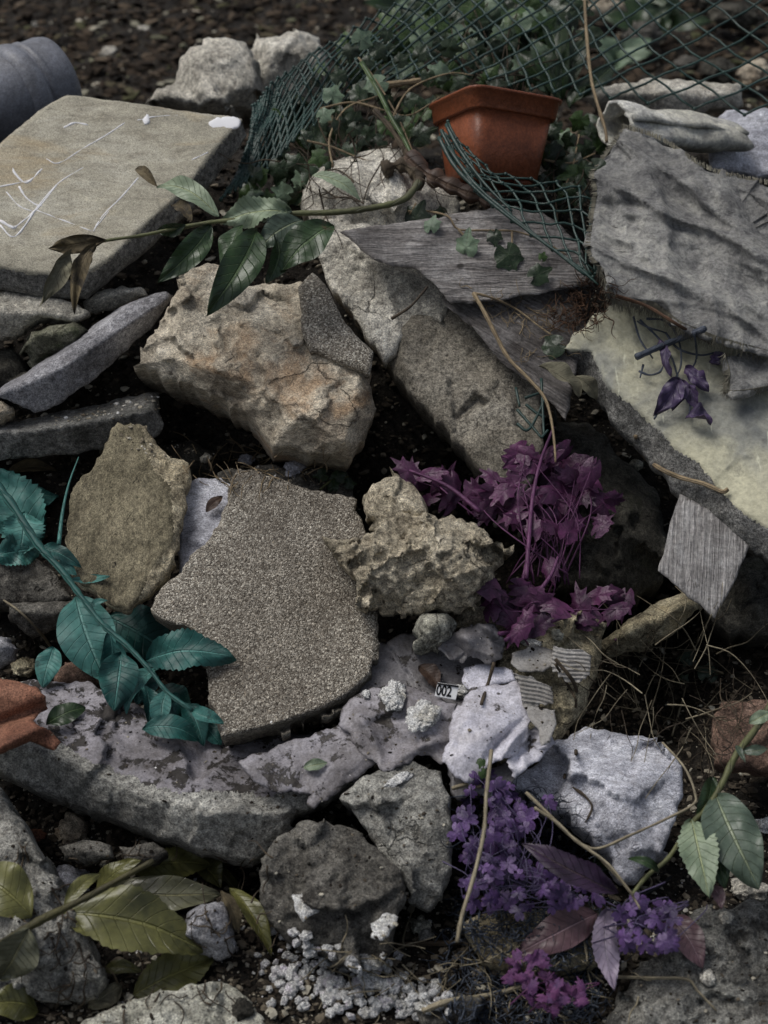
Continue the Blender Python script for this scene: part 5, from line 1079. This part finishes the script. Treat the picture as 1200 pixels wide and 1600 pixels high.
# ---- vines, straws, twigs
strand('vine', 'long pale bare vine running down past the lower board', 'vine', '740,458 758,490 778,530 795,560 826,592 850,620 860,650 866,690 868,722', .0024, 'vine', .0012, dd=-.125)
strand('root', 'pale root along the bottom edge of the yellow slab', 'vine', '993,682 1000,705 1025,728 1060,745 1100,756 1128,768 1138,764', .0026, 'root', .0022, lift=.008)
strand('straw', 'long thick straw slanting down over the purple clover', 'straw', '768,1172 760,1240 756,1300 740,1370 722,1430 714,1472', .0018, 'straw', .0018, dd=-.115)
strand('straw', 'bundle straw running from the clover down to the mauve leaves', 'straw', '822,1238 860,1275 890,1305 930,1335 960,1365 985,1395 1000,1420', .0017, 'straw', .0009, dd=-.10)
strand('straw', 'second straw lying close along the bundle beside the clover', 'straw', '835,1262 870,1285 905,1318 950,1350 990,1400', .0016, 'straw', .001, dd=-.104)
strand('twig', 'grey twig curving across the blue grey stone', 'straw', '905,1318 935,1326 985,1305 1040,1280 1082,1258 1086,1240 1070,1200 1035,1160', .0014, 'twig', .001, dd=-.085)
strand('straw', 'short bent straw at the left of the clover top', 'straw', '706,1232 730,1226 752,1230', .002, 'straw', lift=.012)
strand('straw', 'thin yellowish straw crossing the soil under the clover', 'straw', '730,1440 755,1465 790,1490 820,1505', .0014, 'straw', lift=.006)
strand('twig', 'long grey twig near the bottom edge right of the white crumbs', 'straw', '660,1580 700,1565 760,1556 820,1540 850,1530', .0030, 'twig', .002, lift=.008)
strand('twig', 'straight grey twig ending left of the long straw', 'twig', '620,1477 660,1475 700,1474 722,1472', .0026, 'twig', lift=.008)
strand('twig', 'thin pale twig crossing the bottom right rock', 'straw', '880,1528 940,1526 1010,1528 1072,1530 1090,1548 1120,1580', .0018, 'twig', .001, lift=.006)
strand('twig', 'dark grass stem hanging over the ochre rock on its left', 'twig', '868,1038 888,1072 900,1100 890,1150 882,1215', .0014, 'twig', lift=.014)
strand('twig', 'dark grass stem hanging over the ochre rock on its right', 'twig', '868,1030 900,1075 900,1130 900,1178', .0018, 'twig', lift=.018)
strand('twig', 'dry stem lying over the white flap', 'twig', '772,1035 762,1070 752,1100', .0018, 'twig', lift=.006)
strand('root', 'crinkled dark rootlet on the blue grey stone', 'twig', '895,1230 915,1245 925,1262 915,1285', .0011, 'root', lift=.003, wob=.8)
strand('twig', 'black bent twig beside the lower right laurel leaves', 'black', '968,1418 1000,1400 1030,1385 1048,1370', .0026, 'twig', .0015, lift=.012)
strand('stem', 'thin dark stem against the corner between brown boulder and block', 'twig', '612,498 640,480 658,460 668,448', .0016, 'twig', dd=-.09)
strand('stem', 'curly tendril below the laurel stem', 'straw', '995,1378 1008,1366 1018,1378 1010,1392 998,1384', .0011, 'tendril', lift=.012)
def tangle(name, label, cat, region, n, r, mat, L, lift=.006, curl=.5, horiz=0.0, dd=None, seed=1):
    rg = random.Random(seed); mb = MB(); poly = np.array([[float(c) for c in q.split(',')] for q in region.split()]); lo, hi = poly.min(0), poly.max(0); k = 0
    while k < n:
        x, y = rg.uniform(lo[0], hi[0]), rg.uniform(lo[1], hi[1])
        if not inpoly(np.array([[x, y]]), poly)[0]: continue
        a = rg.uniform(-.7, .7) + (0 if rg.random() > .5 else math.pi) if horiz else rg.uniform(0, 6.28); l = rg.uniform(.4, 1) * L; pts = []
        for j in range(5):
            pts.append((x, y)); a += rg.gauss(0, curl); x += math.cos(a) * l / 4; y += math.sin(a) * l / 4
        D = [dist(u, v) for u, v in pts]; m = min(D)
        mb.tube([at(u, v, min(d, m + .03) - lift * rg.uniform(.3, 2)) for (u, v), d in zip(pts, D)], r * rg.uniform(.6, 1.5), r * .5, seg=4, sub=3, cap=False); k += 1
    return mb.build(name, mat, None, label, cat, kind='stuff')
tangle('root_tangle', 'fine rusty roots hanging at the corner of the boards', 'roots', '890,440 925,430 965,445 950,500 905,520 860,505', 130, .0006, 'root', 46, .012, .9, seed=2)
tangle('dry_stems', 'dry thin stems and twigs over the dark soil at right', 'stems', '930,1010 1060,990 1140,1010 1120,1120 1060,1150 1000,1120 940,1080', 48, .0007, 'straw', 150, .012, .22, seed=3)
tangle('dry_stems', 'dark fine stems in the hollow at right', 'stems', '930,1020 1200,1000 1200,1130 1100,1230 1060,1140 930,1110', 110, .0006, 'twig', 90, .008, .5, seed=4)
tangle('blue_moss', 'fine bluish grey fibres around the purple clover', 'moss', '716,1240 870,1230 910,1300 960,1420 820,1470 715,1460', 650, .0006, 'bluefibre', 42, .012, .5, seed=5)
tangle('blue_moss', 'bluish plant fibres over the bottom ground right of the white crumbs', 'moss', '690,1470 740,1440 960,1450 940,1600 700,1600 690,1545', 460, .0007, 'bluefibre', 52, .006, .5, seed=6)
tangle('chopped_straw', 'pale chopped straws over the ground at the bottom', 'straw', '480,1480 640,1480 960,1500 1080,1540 900,1590 560,1560', 70, .0008, 'straw', 90, .008, .25, seed=7)
tangle('chopped_straw', 'short dead stalks under the brown boulder on the cavity floor', 'straw', '270,705 430,700 520,740 380,760 290,745', 50, .0007, 'vine', 55, .004, .3, seed=8)
tangle('chopped_straw', 'loose straws in the shade beneath the ivy at the top', 'straw', '430,200 700,150 700,260 560,330 420,330', 60, .0009, 'twig', 110, .01, .4, seed=9)
tangle('rootlets', 'thin rootlets spread over the lower board', 'roots', '720,450 930,450 900,560 830,560', 50, .0005, 'vine', 50, .003, .8, seed=10)
tangle('dark_fibres', 'dark fibres among the bottom left stones', 'fibres', '20,1340 430,1330 440,1500 300,1590 0,1590', 130, .0009, 'twig', 60, .004, .5, seed=11)

# ---- crumbs and litter
def scatter(name, label, mat, region, n, size, z=None, seed=1, flat=.6, on='ground', lift=.4):
    rg = random.Random(seed); V0, F0 = ICO[1]; VV = []; FF = []; poly = np.array([[float(c) for c in q.split(',')] for q in region.split()]); lo, hi = poly.min(0), poly.max(0); k = 0; tries = 0
    while k < n:
        x, y = rg.uniform(lo[0], hi[0]), rg.uniform(lo[1], hi[1])
        if not inpoly(np.array([[x, y]]), poly)[0]: continue
        p, nn = hit(x, y); tries += 1
        if tries > n * 8: break
        if (on == 'ground') != (_last[0] < NG): continue
        if on != 'ground' and nn.z < .45: continue
        s_ = size[0] + (size[1] - size[0]) * rg.random() ** 3.5; k += 1
        Rm = np.array(Matrix.Rotation(rg.uniform(0, 6.28), 3, 'Z')) @ np.array(Matrix.Rotation(rg.uniform(-.5, .5), 3, 'Y'))
        q = V0 * (1 + np.array([rg.uniform(-.35, .35) for _ in range(len(V0))]))[:, None] * np.array([rg.uniform(.7, 1.5), rg.uniform(.6, 1.1), flat * rg.uniform(.4, 1.2)]) * s_
        q = q @ Rm.T + np.array(p) + np.array([0, 0, s_ * lift * .5]); b = len(VV) * len(V0); VV.append(q); FF += [tuple(b + i for i in f) for f in F0]
    return mk(name, np.concatenate(VV), FF, M[mat], None, label, None, kind='stuff', smooth=False)
scatter('leaf_litter', 'dead leaves and stones on the far ground behind the heap', 'litter', '-100,-60 1300,-60 1300,230 -100,230', 11000, (.003, .016), seed=1, flat=.4)
scatter('soil_crumbs', 'crumbs of dark soil among the stones', 'crumbs', '-20,160 1220,160 1220,1000 -20,1000', 5000, (.0010, .006), seed=2)
scatter('soil_crumbs', 'crumbs of dark soil on the near ground', 'crumbs', '-20,1000 1220,1000 1220,1620 -20,1620', 11000, (.0008, .0055), seed=3)
scatter('grit', 'pale grit and mortar dust strewn over the near ground', 'grit', '-20,1240 640,1240 1220,1380 1220,1620 -20,1620', 1300, (.0007, .0035), seed=4)
scatter('grit', 'dust and dirt specks on sheets and slab around the mortar', 'grit', '30,1080 300,1050 560,1060 680,980 860,980 900,1060 850,1180 480,1260 100,1200', 160, (.0005, .0016), seed=5, on='rock')
scatter('soil_crumbs', 'dirt crumbs lying on the sheets below the concrete slab', 'crumbs', '30,1080 300,1150 560,1100 600,980 900,980 900,1060 850,1180 480,1260 100,1200', 260, (.0005, .0020), seed=6, on='rock')
scatter('grit', 'small pale chips on the cavity floor and on the grey slab at left', 'grit', '0,640 250,610 300,700 540,720 560,770 380,740 250,720', 160, (.0010, .0035), seed=7, on='rock')
scatter('grit', 'fine soil specks washed onto the tops of the lower rocks', 'crumbs', '-20,1240 640,1240 1220,1380 1220,1620 -20,1620', 900, (.0005, .0024), seed=8, on='rock')
# broad leaves and stones behind the netting, out of focus
bg = random.Random(31)
for i in range(26):
    x, y = bg.uniform(600, 1180), bg.uniform(-10, 115); p = PG(x, y, .14); s_ = bg.uniform(.015, .045)
    if i % 3 == 0: stone(p, s_, ['greydirt', 'dark', 'brown'][i % 9 // 3], 'stone', 'blurred loose stone on the ground far behind the netting', 'stone', 'stones on the ground behind the netting', sq=(1.2, .9, .6), seed=i)
    else:
        mb = MB()
        for j in range(7): B = p + Vector((bg.uniform(-.03, .03), bg.uniform(-.03, .03), 0)); mb.leaf(B, B + Vector((bg.uniform(-.08, .08), bg.uniform(-.05, .03), bg.uniform(.01, .08))), .04, rng=bg, nu=8, nv=2)
        mb.build('weed', ['ivy', 'green3', 'ivybright', 'ivypale'][i % 4], None, 'blurred low green weed behind the netting', 'plant', 'weeds on the ground behind the netting')
for i, (x, y) in enumerate(((168, 82), (60, 40), (300, 24), (225, 45))):
    stone(PG(x, y, .1), bg.uniform(.012, .022), ['pale', 'grey', 'brown'][i % 3], 'stone', ['blurred pale stone on the dark ground just above the scratched slab', 'blurred grey stone on the far ground above the drain pipe', 'blurred small brown stone at the top edge above the whitish boulder', 'blurred stone left of the whitish boulder on the dark far ground'][i], 'stone', None, sq=(1.2, .9, .5), seed=i + 90)
wd = thing('broadleaf_weed', P(870, 120, .12), 'large dark green broad leaves standing behind the pot', 'plant')
for a in ((880, 150, 840, 10, 46), (872, 150, 915, 60, 40), (880, 155, 885, 30, 50), (860, 150, 800, 80, 40), (885, 160, 960, 100, 36), (875, 160, 830, 60, 40), (890, 170, 925, 130, 34)):
    leafpart(wd, 'leaf', 'ivy' if a[2] > 850 else 'green3', *a, hang=(.12, .10 + bg.uniform(-.03, .03)), roll=bg.uniform(-.8, .8), fold=.3)
strand('straw', 'tall dry stem standing between the netting and the felt roll', 'vine', '913,-10 917,60 925,130 945,200 948,222', .0024, 'straw', .002, dd=-.04)
strand('twig', 'pale twig crossing the gap under the netting left of the pot', 'vine', '590,135 640,128 680,122', .0044, 'twig', .003, dd=-.02)
